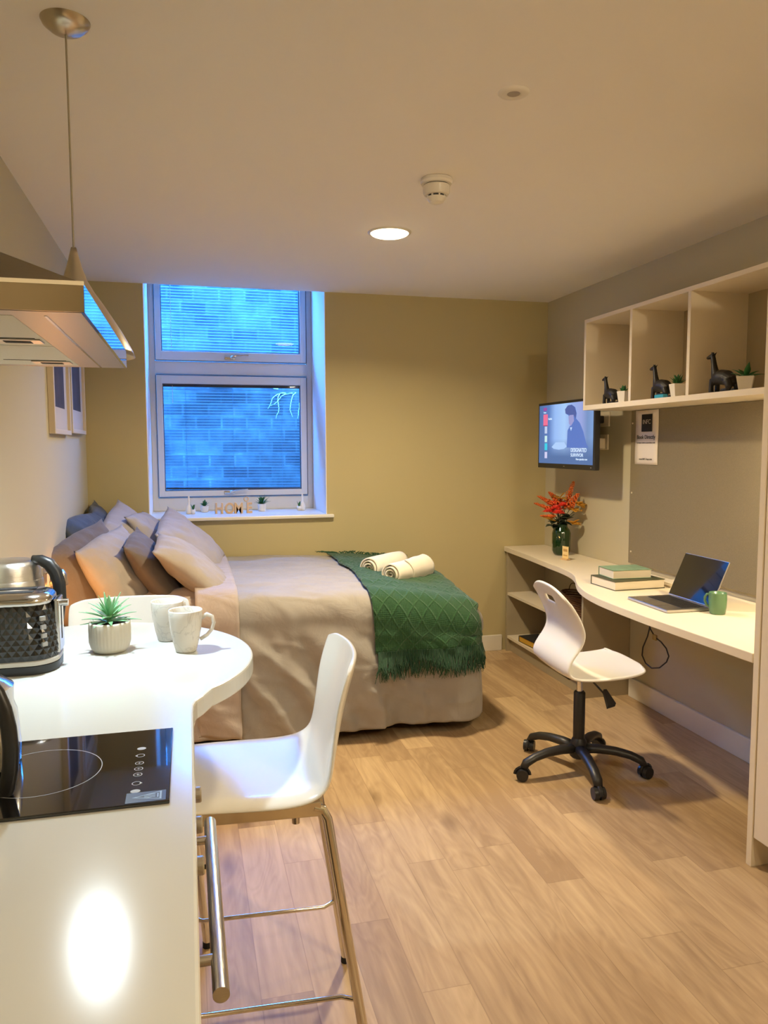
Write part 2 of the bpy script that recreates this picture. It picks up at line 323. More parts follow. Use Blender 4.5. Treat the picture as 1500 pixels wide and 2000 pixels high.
PAINT = lin((188, 180, 154))
M = dict(
    wall=mat('taupe_wall_paint', PAINT, .9, bump=.05, bscale=300, var=.015, vscale=2),
    wallback=mat('olive_beige_wall_paint', lin((184, 171, 128)), .9, bump=.05, bscale=300, var=.015, vscale=2),
    ceil=mat('white_ceiling_paint', lin((243, 239, 232)), .92, bump=.05, bscale=260),
    floor=floor_material(),
    trim=mat('white_gloss_trim', lin((222, 218, 206)), .35),
    upvc=mat('white_window_frame_plastic', lin((214, 214, 210)), .3),
    gasket=mat('grey_rubber_gasket', lin((84, 86, 88)), .7),
    glass=glass_material(),
    slat=mat('grey_aluminium_slat', lin((76, 80, 84)), .5, metal=.2),
    darkrail=mat('dark_blue_blind_rail', lin((28, 38, 66)), .5),
    white=mat('white_solid_worktop', lin((214, 216, 212)), .15, var=.02, vscale=8),
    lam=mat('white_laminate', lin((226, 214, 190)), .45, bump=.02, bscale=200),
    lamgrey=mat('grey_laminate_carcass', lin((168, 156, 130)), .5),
    plastic=mat('white_moulded_plastic', lin((238, 236, 230)), .25, coat=.2),
    chrome=mat('chrome_tube', (.78, .74, .68), .12, metal=1),
    steel=mat('brushed_steel', (.62, .59, .54), .30, metal=1, bump=.25, bscale=40, aniso=(1, 1, 30)),
    steelx=mat('polished_steel', (.75, .75, .75), .14, metal=1),
    nickel=mat('satin_nickel', (.56, .50, .40), .28, metal=1),
    hoodsteel=mat('hood_brushed_steel', (.36, .31, .23), .3, metal=1, bump=.1, bscale=50, aniso=(1, 20, 1)),
    blackg=mat('black_glass', (.006, .006, .007), .06, coat=1.0),
    black=mat('black_plastic', (.012, .012, .013), .38),
    blacksat=mat('black_nylon', (.016, .015, .014), .42),
    rubber=mat('black_rubber', (.01, .01, .01), .8),
    print=mat('pale_grey_print', lin((168, 172, 176)), .5),
    ledw=mat('white_led_lens', (1, 1, 1), .4, emit=(1, .97, .92), es=18),
    ledy=mat('warm_led_lens', (1, 1, 1), .4, emit=(1, .80, .48), es=12),
    duvet=weave('grey_cotton_duvet', lin((152, 146, 138)), .8, wr=.45),
    duvet2=weave('blush_grey_cotton', lin((168, 156, 146)), .8, wr=.5),
    pil1=weave('lilac_grey_cotton', lin((162, 156, 156)), .82, wr=.35),
    pil2=weave('warm_grey_cotton', lin((158, 148, 136)), .82, wr=.35),
    pil3=weave('navy_slate_cotton', lin((58, 66, 78)), .82, wr=.45),
    pil4=weave('grey_brown_cotton', lin((100, 88, 76)), .85, wr=.35),
    mattress=weave('white_mattress_ticking', lin((210, 205, 196)), .85),
    divan=weave('dark_divan_fabric', lin((58, 52, 46)), .9),
    knit=knit_material(),
    fringe=mat('dark_green_wool', lin((20, 66, 38)), .95, sheen=.2),
    towel=weave('cream_terry', lin((236, 226, 206)), .97, scale=700, bump=.9, sheen=.5),
    felt=felt_material(),
    paper=mat('white_paper', lin((226, 216, 204)), .8),
    pages=mat('book_pages', lin((232, 220, 196)), .9, bump=.5, bscale=300, aniso=(1, 1, 8)),
    ink=mat('black_ink', (.012, .010, .008), .8),
    greencover=mat('dark_green_book_cover', lin((62, 66, 42)), .5),
    palegreen=mat('pale_green_book_cover', lin((120, 150, 120)), .45, var=.35, vscale=30),
    leaf=mat('green_leaf', lin((122, 176, 128)), .5, var=.3, vscale=30),
    leafd=mat('dark_green_leaf', lin((34, 92, 40)), .5, var=.3, vscale=30),
    soil=mat('dark_soil', lin((44, 34, 26)), 1, bump=1, bscale=200, var=.5, vscale=150),
    ceramic=mat('white_ceramic', lin((228, 222, 210)), .3),
    stoneware=mat('cream_ribbed_stoneware', lin((214, 208, 192)), .45),
    marble=marble_material(),
    greenmug=mat('green_glazed_ceramic', lin((84, 124, 88)), .3, coat=.3, var=.12, vscale=20),
    cream=mat('cream_glaze', lin((226, 214, 186)), .35),
    darkwood=mat('dark_bronze_resin', lin((22, 18, 15)), .5, bump=.4, bscale=120, var=.4, vscale=40),
    pale=mat('pale_cream_frame', lin((206, 192, 168)), .5),
    oak=mat('pale_oak', lin((206, 172, 128)), .5, bump=.15, bscale=20, aniso=(1, 1, .1), var=.15, vscale=10),
    pict=mat('brown_print', lin((72, 62, 56)), .95, var=.6, vscale=9),
    matte=mat('cream_mount_board', lin((196, 186, 170)), .95),
    alu=mat('space_grey_aluminium', (.55, .54, .52), .32, metal=1),
    screenb=mat('black_laptop_screen', (.004, .004, .006), .08, coat=1),
    teal=mat('blue_plastic', lin((50, 150, 176)), .4),
    basket=mat('brown_wicker', lin((96, 62, 34)), .7, bump=1, bscale=60, var=.5, vscale=50),
    yellowbook=mat('yellow_pages', lin((206, 160, 50)), .8),
    plastic2=mat('white_socket_plastic', lin((226, 214, 190)), .35),
    stone=stone_material(),
)
gg = mat('green_vase_glass', lin((24, 66, 24)), .06, coat=.6); gb = gg.node_tree.nodes['Principled BSDF']
gb.inputs['Transmission Weight'].default_value = .55; gb.inputs['IOR'].default_value = 1.45; M['vase'] = gg
# ================================================================== THE SETTING
def struct(name, b, m, **kw): return tag(b.build(name, m, **kw), kind='structure')
T = .12
struct('floor', B().box(XL-T, XR+T, YF-T, YB+T, -.08, 0), M['floor'])
struct('ceiling', B().box(XL-T, XR+T, YF-T, YB, ZC, ZC+.45), M['ceil'])
struct('wall_left', B().box(XL-T, XL, YF, YB+.6, 0, ZC+.45), M['wall'])
struct('wall_right', B().box(XR, XR+T, YF, YB+.6, 0, ZC+.45), M['wall'])
struct('wall_front', B().box(XL-T, XR+T, YF-T, YF, 0, ZC), M['wall'])
WX0, WX1, WZ0, WZ1, YW = -.235, .873, .985, 2.78, 5.45     # window opening, frame plane
wb = B()
wb.box(XL, WX0, YB, YW+.12, 0, ZC+.45); wb.box(WX1, XR, YB, YW+.12, 0, ZC+.45)
wb.box(WX0, WX1, YB, YW+.12, 0, WZ0-.022); wb.box(WX0, WX1, YB, YW+.12, WZ1, ZC+.45)
struct('wall_back', wb, M['wallback'])
# white-painted reveals lining the opening
rv = B(); rv.box(WX0, WX0+.004, YB+.001, YW, WZ0, WZ1); rv.box(WX1-.004, WX1, YB+.001, YW, WZ0, WZ1); rv.box(WX0, WX1, YB+.001, YW, WZ1-.004, WZ1)
struct('trim_1', rv, M['ceil'])
sl = B(); sl.box(WX0-.058, WX1+.043, YB-.032, YB+.02, WZ0-.022, WZ0, bev=.005); sl.box(WX0, WX1, YB+.02, YW+.02, WZ0-.022, WZ0)
struct('trim_2', sl, M['trim'])
# baseboards
def skirt(x0, x1, y0, y1, name):
    b = B(); b.box(x0, x1, y0, y1, 0, .11, bev=.003); struct(name, b, M['trim'])
skirt(1.40, 2.10, YB-.016, YB, 'baseboard_back')
skirt(XR-.016, XR, YF, 3.80, 'baseboard_right')
skirt(XL, XL+.016, 2.6, YB-.02, 'baseboard_left')

# ---- window
win = thing('window_1', 'tall white two-part window with blinds in its panes, blue daylight behind', 'window', ((WX0+WX1)/2, YW, WZ0), kind='structure')
fb = B(); y0, y1 = YW, YW+.07
FX0, FX1 = WX0+.004, WX1-.004
fb.box(FX0, FX0+.038, y0, y1, WZ0, WZ1-.004, bev=.003); fb.box(FX1-.038, FX1, y0, y1, WZ0, WZ1-.004, bev=.003)
fb.box(FX0+.03, FX1-.03, y0+.001, y1-.001, WZ0, 1.075, bev=.003); fb.box(FX0+.03, FX1-.03, y0+.001, y1-.001, 1.915, 2.0, bev=.003)
fb.box(FX0+.03, FX1-.03, y0+.001, y1-.001, WZ1-.05, WZ1-.004, bev=.003)
fb.build('window_frame', M['upvc'], win)
def casement(z0, z1, gz0, gz1):
    x0, x1 = FX0+.042, FX1-.042; gx0, gx1 = -.150, .785
    c = B(); ya, yb = YW-.016, YW+.05
    c.box(x0, gx0, ya, yb, z0, z1, bev=.004); c.box(gx1, x1, ya, yb, z0, z1, bev=.004)
    c.box(gx0-.01, gx1+.01, ya+.001, yb, z0, gz0, bev=.004); c.box(gx0-.01, gx1+.01, ya+.001, yb, gz1, z1, bev=.004)
    o = c.build('casement', M['upvc'], win)
    g = B(); t = .005
    g.box(gx0, gx0+t, ya+.012, ya+.03, gz0, gz1); g.box(gx1-t, gx1, ya+.012, ya+.03, gz0, gz1); g.box(gx0, gx1, ya+.012, ya+.03, gz0, gz0+t); g.box(gx0, gx1, ya+.012, ya+.03, gz1-t, gz1)
    g.box(x0-.0045, x0-.001, ya+.004, ya+.012, z0, z1); g.box(x1+.001, x1+.0045, ya+.004, ya+.012, z0, z1); g.box(x0, x1, ya+.004, ya+.012, z0-.0045, z0-.001); g.box(x0, x1, ya+.004, ya+.012, z1+.001, z1+.0045)
    g.build('gasket', M['gasket'], o)
    p = B(); p.box(gx0-.003, gx1+.003, ya+.020, ya+.024, gz0-.003, gz1+.003); p.build('glass_pane', M['glass'], o)
    h = B(); hx = .30 if z0 > 1.5 else .28; hz = z0+.022 if z0 > 1.5 else z0+.025
    h.box(hx-.035, hx+.035, ya-.012, ya, hz-.012, hz+.012, bev=.004); h.ball((hx+.015, ya-.016, hz+.002), .013)
    h.tube([(hx+.015, ya-.02, hz+.004), (hx+.04, ya-.034, hz+.014), (hx+.09, ya-.036, hz+.018), (hx+.125, ya-.036, hz+.019)], [.007, .006, .005, .006], 8)
    h.build('window_handle', M['steelx'], o, smooth=True, angle=40)
    return gx0, gx1, gz0, gz1, YW
c1 = casement(1.083, 1.906, 1.122, 1.850); c2 = casement(2.007, 2.725, 2.068, 2.69)
def blind(c, tilt, label, gap, sagx, hw_, wand):
    gx0, gx1, gz0, gz1, yy = c; yb = yy+.026
    t = thing('venetian_blind', label, 'blind', ((gx0+gx1)/2, yb, gz0), group='venetian blinds in the window')
    hd = B(); hd.box(gx0+.004, gx1-.004, yb-.010, yb+.010, gz1-.018, gz1-.001); hd.build('head_rail', M['darkrail'], t)
    s = B(); z = gz0+gap; n = 0
    Mr = None
    while z < gz1-.022:
        c_, s_ = cos(tilt), sin(tilt); w = hw_; xa, xb = gx0+.006, gx1-.006
        P = []
        for k, q in enumerate((-1, -.4, .4, 1)):
            P.append((yb+q*w*c_, z+q*w*s_+(1-q*q)*.0012))
        sg = lambda x: -sagx*(x-gx0)/(gx1-gx0)*(1-min(1, (z-gz0)/.5)) if sagx else 0
        for k in range(3):
            a, d = P[k], P[k+1]
            v = [s.bm.verts.new(q) for q in ((xa, a[0], a[1]), (xb, a[0], a[1]+sg(xb)), (xb, d[0], d[1]+sg(xb)), (xa, d[0], d[1]))]
            s.bm.faces.new(v)
        z += .0195; n += 1
    s.build('slats', M['slat'], t, solid=.0006)
    r = B(); r.tube([(gx0+.006, yb, gz0+gap-.014), (gx1-.006, yb, gz0+gap-.014-sagx)], .0065, 8); r.build('bottom_rail', M['darkrail'], t)
    for fx in (.16, .5, .86):
        x = gx0+(gx1-gx0)*fx; B().cyl((x, yb-.0082, gz0+gap-.014), (x, yb-.0082, gz1-.015), .0008, seg=6).build('ladder_cord', M['darkrail'], t)
    w = B(); x = gx0+.065; w.cyl((x, yb-.009, gz1-.01), (x, yb-.009, wand), .0018, seg=6); w.build('tilt_wand', M['plastic'], t)
    return t
blind(c1, radians(24), 'lower venetian blind, its slats nearly flat so the stone wall shows through', .030, .012, .0046, 1.72)
blind(c2, radians(34), 'upper venetian blind in the short top pane, cut off by the ceiling', .018, .006, .0078, 2.09)
# ---- outside
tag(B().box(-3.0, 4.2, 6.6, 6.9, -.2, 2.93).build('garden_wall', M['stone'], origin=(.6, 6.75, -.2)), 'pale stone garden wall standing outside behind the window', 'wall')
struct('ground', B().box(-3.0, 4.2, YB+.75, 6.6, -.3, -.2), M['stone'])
tw = B(); rnd = random.Random(4)
for k in range(7):
    p = Vector((.84+rnd.uniform(-.12, .12), 6.594, 1.92+rnd.uniform(-.06, .05))); pts = [p.copy()]; d = Vector((rnd.uniform(-1, 1), 0, rnd.uniform(-1.2, .2))).normalized()
    for q in range(7):
        d = (d+Vector((rnd.uniform(-.5, .5), 0, rnd.uniform(-.5, .3)))).normalized(); p = p+d*.032; pts.append(p.copy())
    tw.tube(pts, [.004-.0004*i for i in range(8)], 5)
tag(tw.build('climbing_plant', M['trim'], origin=(.7, 6.6, 1.5), smooth=True), 'bare pale climbing stems on the wall outside, behind the right of the window', 'plant')

# ================================================================== CEILING FITTINGS
def downlight(x, y, power, label, first=False):
    t = thing('ceiling_downlight', label, 'light', (x, y, ZC), group='round ceiling downlights')
    B().lathe([(.088, -.006), (.098, -.004), (.100, 0)], (x, y, ZC), 48, close_bottom=False).build('trim_ring', M['trim'], t, smooth=True)
    B().lathe([(.0, -.017), (.050, -.0165), (.072, -.014), (.082, -.010), (.087, -.003)], (x, y, ZC), 48, close_bottom=False).build('lens', M['ledy'], t)
    l = lamp('downlight_lamp', 'AREA', (x, y, ZC-.012), power, WARM, .16, spread=radians(150)); l.parent = t; l.location = (0, 0, -.019)
downlight(*DOWNLIGHTS[0], DOWN_W[0], 'lit round warm downlight in the ceiling between bed and smoke detector')
for (x, y), w in zip(DOWNLIGHTS[1:], DOWN_W[1:]): downlight(x, y, w, 'assumed lit round downlight, out of view in the ceiling above the viewer')  # assumed fitting out of view, lights the near end of the room
gx_, gy_, gz_ = 1.50, -.30, 2.335
gl = thing('added_globe_light', 'added round globe light, unseen behind the viewer, brightening the ceiling', 'light', (gx_, gy_, ZC))  # globe added out of view to brighten the ceiling
B().lathe([(0, -.012), (.05, -.010), (.055, 0)], (gx_, gy_, ZC), 32, close_bottom=False).build('ceiling_rose', M['trim'], gl, smooth=True)
B().cyl((gx_, gy_, ZC-.03), (gx_, gy_, ZC-.010), .008).build('stem', M['trim'], gl)
B().ball((gx_, gy_, gz_), .055, 32).build('globe', mat('fill_globe_glow', (1, 1, 1), .4, emit=(1.0, .84, .58), es=560), gl, smooth=True)
sx, sy = .912, 2.775
sd = thing('smoke_detector', 'white round smoke detector on the ceiling beyond the flat sensor', 'smoke detector', (sx, sy, ZC))
B().lathe([(0, -.001), (.058, -.001), (.060, -.012), (.056, -.020), (.046, -.022)], (sx, sy, ZC), 40, close_bottom=False).build('base_plate', M['ceramic'], sd, smooth=True, angle=30)
B().lathe([(.040, -.018), (.040, -.024)], (sx, sy, ZC), 40, close_bottom=False).build('vent_slot', M['gasket'], sd)
B().lathe([(.047, -.024), (.050, -.027), (.049, -.050), (.044, -.058), (.036, -.060)], (sx, sy, ZC), 40, close_bottom=False, ).build('body', M['ceramic'], sd, smooth=True, angle=30)
gr = B(); gr.lathe([(.031, -.058), (.031, -.067)], (sx, sy, ZC), 40, close_bottom=False); gr.build('grille', M['gasket'], sd)
cp = B().lathe([(.036, -.066), (.034, -.072), (.026, -.084), (.016, -.088), (0, -.089)], (sx, sy, ZC), 40, close_bottom=False)
for k in range(8):
    a = k*pi/4; cp.box(sx+.033*cos(a)-.003, sx+.033*cos(a)+.003, sy+.033*sin(a)-.003, sy+.033*sin(a)+.003, ZC-.068, ZC-.057)
cp.build('cap', M['ceramic'], sd, smooth=True, angle=30)
sx, sy = .903, 2.064
fs = thing('ceiling_sensor', 'small flat round white sensor in the ceiling, nearest the viewer', 'sensor', (sx, sy, ZC))
B().lathe([(.018, -.004), (.024, -.007), (.040, -.004), (.044, 0)], (sx, sy, ZC), 40, close_bottom=False).build('ring', M['ceramic'], fs, smooth=True)
B().lathe([(0, -.003), (.019, -.004)], (sx, sy, ZC), 40, close_bottom=False).build('lens', mat('grey_sensor_lens', lin((160, 150, 136)), .5), fs, smooth=True)
# pendant
px, py = PENDANT[0], PENDANT[1]
pd = thing('pendant_lamp', 'satin nickel trumpet-shaped pendant lamp hanging over the breakfast bar', 'lamp', (px, py, ZC))
B().lathe([(0, -.030), (.010, -.029), (.035, -.022), (.050, -.010), (.055, 0)], (px, py, ZC), 40, close_bottom=False).build('ceiling_rose', M['nickel'], pd, smooth=True)
B().cyl((px, py, ZC-.028), (px, py, 1.88), .0022, seg=8).build('cord', mat('clear_flex', lin((150, 138, 112)), .4), pd)
prof = [(.005, 1.892), (.010, 1.872), (.017, 1.845), (.026, 1.818), (.042, 1.79), (.061, 1.763), (.079, 1.735), (.101, 1.70), (.114, 1.676), (.125, 1.655), (.1305, 1.640)]
sh = B().lathe([(r, z-ZC) for r, z in prof], (px, py, ZC), 64, close_bottom=False); sh.build('lamp_shade', M['nickel'], pd, smooth=True, solid=.002)
B().lathe([(.0, 1.652-ZC), (.010, 1.650-ZC), (.030, 1.652-ZC), (.031, 1.68-ZC), (.02, 1.72-ZC), (.0, 1.74-ZC)], (px, py, ZC), 32, close_bottom=False).build('lamp_holder', M['ledw'], pd, smooth=True)
l = lamp('pendant_light', 'AREA', (0, 0, 0), 8.0, (.78, .93, 1.0), .058, spread=radians(160)); l.parent = pd; l.location = (0, 0, 1.645-ZC)
# small spot bulb at the rim seen as a bright gleam
# ================================================================== KITCHEN
# worktop outline (top view) : straight run at x=0, round bar end
def arc(cx, cy, r, a0, a1, n): return [(cx+r*cos(a0+(a1-a0)*i/n), cy+r*sin(a0+(a1-a0)*i/n)) for i in range(n+1)]
out = [(XL+.002, -.6), (0, -.6), (0, 1.545)]
cxy = (-.285, 1.965); R_ = .436
# fillet between the straight edge and the round end
out += [(.0015, 1.575), (.008, 1.603), (.022, 1.628)]
a0 = math.atan2(1.665-cxy[1], .055-cxy[0]); out += arc(cxy[0], cxy[1], R_, a0, radians(92), 44)
out += [(XL+.002, cxy[1]+R_-.10)]
def offs(z): return [(x, y, z) for x, y in out]
wt = B().poly(offs(.858), (0, 0, .042)).build('worktop', M['white'], origin=(-.29, .9, .858), bevel=.005)
tag(wt, 'white kitchen worktop with a straight run and a rounded breakfast-bar end', 'worktop')
# cabinets below
def base_cab(y0, y1, label, door=True, handle=False):
    t = thing('base_cabinet', label, 'cabinet', ((XL)/2, (y0+y1)/2, 0))
    B().box(XL+.003, -.03, y0, y1, .1, .856).build('carcass', M['lam'], t)
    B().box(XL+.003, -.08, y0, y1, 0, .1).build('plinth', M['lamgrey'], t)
    d = B().box(-.03, -.012, y0+.002, y1-.002, .105, .850, bev=.001).build('door', M['lam'], t)
    h = B(); h.tube([(.014, y0+.1, .77), (.014, y1-.1, .77)], .006, 12); h.cyl((-.012, y0+.14, .77), (.014, y0+.14, .77), .004); h.cyl((-.012, y1-.14, .77), (.014, y1-.14, .77), .004)
    if handle: h.build('handle', M['steelx'], d, smooth=True, angle=40)
    else: h.bm.free()
    return t
base_cab(-.598, .70, 'white base cabinet under the nearest stretch of worktop')
base_cab(1.425, 1.60, 'narrow white base cabinet between oven and round bar end')
ov = thing('oven', 'built-in oven under the hob, steel bar handle and three round knobs on its front', 'oven', (-.3, 1.06, 0))
B().box(XL+.003, -.032, .704, 1.421, .1, .856).build('body', M['lam'], ov)
B().box(-.032, -.016, .706, 1.419, .785, .852, bev=.002).build('control_panel', M['steel'], ov)
dr = B().box(-.032, -.012, .706, 1.419, .14, .780, bev=.003).build('oven_door', M['blackg'], ov)
hb = B(); hb.cyl((.0245, .905, .757), (.0235, 1.352, .757), .0105, seg=28)
hb.cyl((-.013, .975, .757), (.022, .975, .757), .007); hb.cyl((-.013, 1.290, .757), (.022, 1.290, .757), .007)
hb.build('bar_handle', M['steel'], dr, smooth=True, angle=40)
for y in (1.10, 1.225, 1.335):
    B().lathe([(.0150, 0), (.0150, .004), (.0135, .006), (.0135, .024), (.0120, .026), (0, .026)], (0, 0, 0), 28, m=frame_m((-.016, y, .818), (0, 1, 0), (0, 0, 1))).build('knob', M['steel'], ov, smooth=True, angle=35)
# hob
hx0, hx1, hy0, hy1 = -.548, -.037, 1.134, 1.438
hob = thing('hob', 'black glass hob with white ring markings set into the worktop', 'hob', ((hx0+hx1)/2, (hy0+hy1)/2, .9))
B().box(hx0, hx1, hy0, hy1, .9002, .9055, bev=.0015).build('glass_top', M['blackg'], hob)
rg = B(); zc = .9056
def ring(b, cx, cy, r, w, z=zc, n=64, fx=1, fy=1):
    for i in range(n):
        a, d = 2*pi*i/n, 2*pi*(i+1)/n
        b.bm.faces.new([b.bm.verts.new((cx+q*fx*cos(t_), cy+q*fy*sin(t_), z)) for q, t_ in ((r-w, a), (r, a), (r, d), (r-w, d))])
ring(rg, -.238, 1.288, .092, .0013); rg.build('ring_marking', M['print'], hob)
rg = B(); ring(rg, -.435, 1.288, .075, .0013); rg.build('ring_marking', M['print'], hob)
kp = B()
cy_ = [1.178, 1.206, 1.239, 1.262, 1.285, 1.317, 1.348]
for i, y in enumerate(cy_):
    if i in (0, 6):
        kp.poly([(-.088+.0075*cos(a*pi/8), y+.0062*sin(a*pi/8), zc) for a in range(16)])
    else:
        ring(kp, -.088, y, .0070, .0012, n=20)
        if i in (2, 3, 4): kp.box(-.091, -.085, y-.0006, y+.0006, zc, zc+.0001); kp.box(-.0886, -.0874, y-.003, y+.003, zc, zc+.0001)
        if i == 1: kp.ball((-.0815, y, zc), .0022, 6, (1, 1, .05))
        if i == 5: kp.ball((-.0945, y, zc), .0022, 6, (1, 1, .05))
kp.build('touch_controls', M['print'], hob)
st = B().box(-.100, -.043, 1.138, 1.172, zc, zc+.0002).build('warning_sticker', mat('smoky_blue_label', lin((52, 62, 82)), .35), hob)
sp_ = B(); z = zc+.0004
tri = [(-.049, 1.170), (-.049, 1.142), (-.092, 1.154)]
ctr = Vector((sum(p[0] for p in tri)/3, sum(p[1] for p in tri)/3))
inn = [(ctr.x+(p[0]-ctr.x)*.80, ctr.y+(p[1]-ctr.y)*.80) for p in tri]
for i in range(3):
    j = (i+1) % 3; sp_.poly([(tri[i][0], tri[i][1], z), (tri[j][0], tri[j][1], z), (inn[j][0], inn[j][1], z), (inn[i][0], inn[i][1], z)])
sp_.box(-.0555, -.0535, 1.149, 1.163, z-.0001, z)
for k in range(3):
    yy = 1.1515+k*.0045; sp_.tube([(-.058-.004*q, yy+.0012*sin(q*1.6), z) for q in range(5)], .0010, 4, flat=.05)
sp_.build('hot_surface_symbol', mat('pale_blue_print', lin((150, 172, 196)), .5), st)
# extractor hood
HX, HY0, HY1, HZ0, HZ1 = -.1025, .888, 1.492, 1.567, 1.597
hood = thing('cooker_hood', 'brushed steel extractor hood on the left wall above the hob', 'hood', (XL, 1.19, HZ0))
cn = B()
cn.box(XL+.002, HX, HY0, HY0+.004, HZ0, HZ1); cn.box(XL+.002, HX, HY1-.004, HY1, HZ0, HZ1)
cn.box(XL+.002, XL+.006, HY0, HY1, HZ0, HZ1)
# rim round the underside
tx0, tx1, ty0, ty1, tz = XL+.002, -.360, 1.045, 1.335, 1.712
P = [(XL+.002, HY0, HZ1), (HX, HY0, HZ1), (HX, HY1, HZ1), (XL+.002, HY1, HZ1)]; Q = [(tx0, ty0, tz), (tx1, ty0, tz), (tx1, ty1, tz), (tx0, ty1, tz)]
for i in range(3): cn.poly([P[i], P[i+1], Q[i+1], Q[i]])
B().box(XL+.006, HX-.004, HY0+.004, HY1-.004, HZ0-.0005, HZ0+.0025).build('underside_panel', mat('grey_underside_steel', (.24, .235, .225), .38, metal=1), hood); cn.build('canopy', M['hoodsteel'], hood)
B().box(HX-.045, HX-.042, HY0+.03, HY1-.004, HZ0-.0012, HZ0+.001).build('groove', M['steelx'], hood)
B().box(HX-.004, HX, HY0+.0005, HY1-.0005, HZ0, HZ1).build('front_panel', mat('mirror_steel_panel', (.8, .8, .8), .04, metal=1), hood)
B().box(XL+.003, HX+.0005, HY0-.0008, HY0+.002, HZ1-.0022, HZ1+.0022).build('edge_highlight', mat('lit_edge_steel', (.85, .80, .68), .55, metal=.3), hood)  # pale cream strip paints the light caught along the canopy top edge
B().box(tx0, tx1, ty0, ty1, tz, ZC-.001).build('chimney', M['hoodsteel'], hood)
for k, (ya, yb) in enumerate(((HY0+.035, 1.186), (1.19, HY1-.035))):
    f = B().box(XL+.01, -.180, ya, yb, HZ0-.001, HZ0+.002, bev=.0005).build('grease_filter', mat('pale_filter_mesh', lin((216, 218, 206)), .5, bump=.5, bscale=500) if k == 0 else bpy.data.materials['pale_filter_mesh'], hood)
    ym = yb-.055; g2 = B(); g2.box(-.245, -.185, ym-.018, ym+.018, HZ0-.003, HZ0-.001, bev=.0006); g2.build('latch', M['steel'], f)
    g3 = B(); g3.box(-.232, -.198, ym-.009, ym+.010, HZ0-.0036, HZ0-.0029); g3.box(-.285, -.19, ym-.0255, ym-.0235, HZ0-.0016, HZ0-.0008); g3.build('latch_recess', M['rubber'], f)
# wall cabinet, its far lower edge at the frame's left border
wc = thing('wall_cabinet', 'warm cream wall cabinet edge beside the hood at the far left', 'cabinet', (XL, .6, 1.412))
B().box(XL+.002, -.212, .30, .884, 1.412, 2.12, bev=.001).build('carcass', M['oak'], wc)
B().box(-.212, -.194, .30, .884, 1.412, 2.12, bev=.001).build('door', M['lam'], wc)
# black faceted toaster
tcx, tcy, ta, tb_, tr = -.443, 1.958, .137, .083, .060
to = thing('toaster', 'black diamond-faceted toaster with chrome top and lever, on the worktop by the left wall', 'toaster', (tcx, tcy, .9))
def rr_pt(t, grow=0.0):
    """point on the rounded-rectangle plan, t in 0..1"""
    a, b, r = ta+grow, tb_+grow, tr+grow; sx, sy = 2*(a-r), 2*(b-r); q = pi*r/2; per = 2*sx+2*sy+4*q; d = (t % 1)*per
    segs = [('l', (a, -(b-r)), (0, 1), sy), ('c', (a-r, b-r), 0, q), ('l', (a-r, b), (-1, 0), sx), ('c', (-(a-r), b-r), pi/2, q), ('l', (-a, b-r), (0, -1), sy), ('c', (-(a-r), -(b-r)), pi, q), ('l', (-(a-r), -b), (1, 0), sx), ('c', (a-r, -(b-r)), 1.5*pi, q)]
    for k, p, e, L in segs:
        if d <= L+1e-9:
            if k == 'l': return (tcx+p[0]+e[0]*d, tcy+p[1]+e[1]*d)
            an = e+d/r; return (tcx+p[0]+r*cos(an), tcy+p[1]+r*sin(an))
        d -= L
    return (tcx+a, tcy-(b-r))
def rr_stack(levels, n=72, cap=True, b=None):
    b = b or B(); R = [[b.bm.verts.new((*rr_pt(i/n, g), .9+z)) for i in range(n)] for g, z in levels]
    for k in range(len(R)-1):
        for i in range(n): b.bm.faces.new((R[k][i], R[k][(i+1) % n], R[k+1][(i+1) % n], R[k+1][i]))
    if cap: b.bm.faces.new(R[-1]); b.bm.faces.new(list(reversed(R[0])))
    return b
rr_stack([(-.003, .0), (0, .003), (.001, .020), (-.003, .022)]).build('base', M['black'], to, smooth=True, angle=40)
rr_stack([(-.002, .021), (.0015, .0225), (.0015, .0315), (-.002, .033)]).build('base_band', mat('white_metal_band', lin((206, 208, 206)), .35), to, smooth=True, angle=40)
nF, nz = 40, 11; rows = [(.033+j*.0128, -.001-.010*(j/10)**2) for j in range(nz)]
tb = rr_stack([(g-.001, z) for z, g in rows]); V = [[tb.bm.verts.new((*rr_pt((i+.5*(j % 2))/nF, g), .9+z)) for i in range(nF)] for j, (z, g) in enumerate(rows)]
for j in range(nz-2):
    for i in range(nF):
        lo, top_ = V[j][i], V[j+2][i]
        l_, r_ = (V[j+1][(i-1) % nF], V[j+1][i]) if j % 2 == 0 else (V[j+1][i], V[j+1][(i+1) % nF])
        c_ = (l_.co+r_.co+lo.co+top_.co)/4; e_ = (r_.co-l_.co).normalized(); nn = e_.cross(Vector((0, 0, 1))); cv = tb.bm.verts.new(c_+nn*.0034)
        for p_, q_ in ((lo, r_), (r_, top_), (top_, l_), (l_, lo)): tb.bm.faces.new((p_, q_, cv))
tb.build('body', mat('gloss_black_facets', (.006, .006, .0065), .2, coat=.2), to)
rr_stack([(-.011, .160), (-.009, .163), (-.010, .172), (-.018, .181), (-.030, .185)]).build('chrome_top', M['steelx'], to, smooth=True, angle=50)
for y_ in (tcy-.026, tcy+.026): B().box(tcx-.085, tcx+.085, y_-.012, y_+.012, .9+.1852, .9+.1860).build('slot', M['rubber'], to)
B().box(tcx+ta-.008, tcx+ta+.0035, tcy-.034, tcy+.034, .938, 1.066, bev=.003).build('end_panel', M['steelx'], to)
B().box(tcx+ta+.003, tcx+ta+.0042, tcy-.004, tcy+.004, .965, 1.058).build('lever_slot', M['rubber'], to)
B().cyl((tcx+ta+.002, tcy, 1.052), (tcx+ta+.020, tcy, 1.052), .0085, seg=20).build('lever', M['steelx'], to, smooth=True, angle=40)
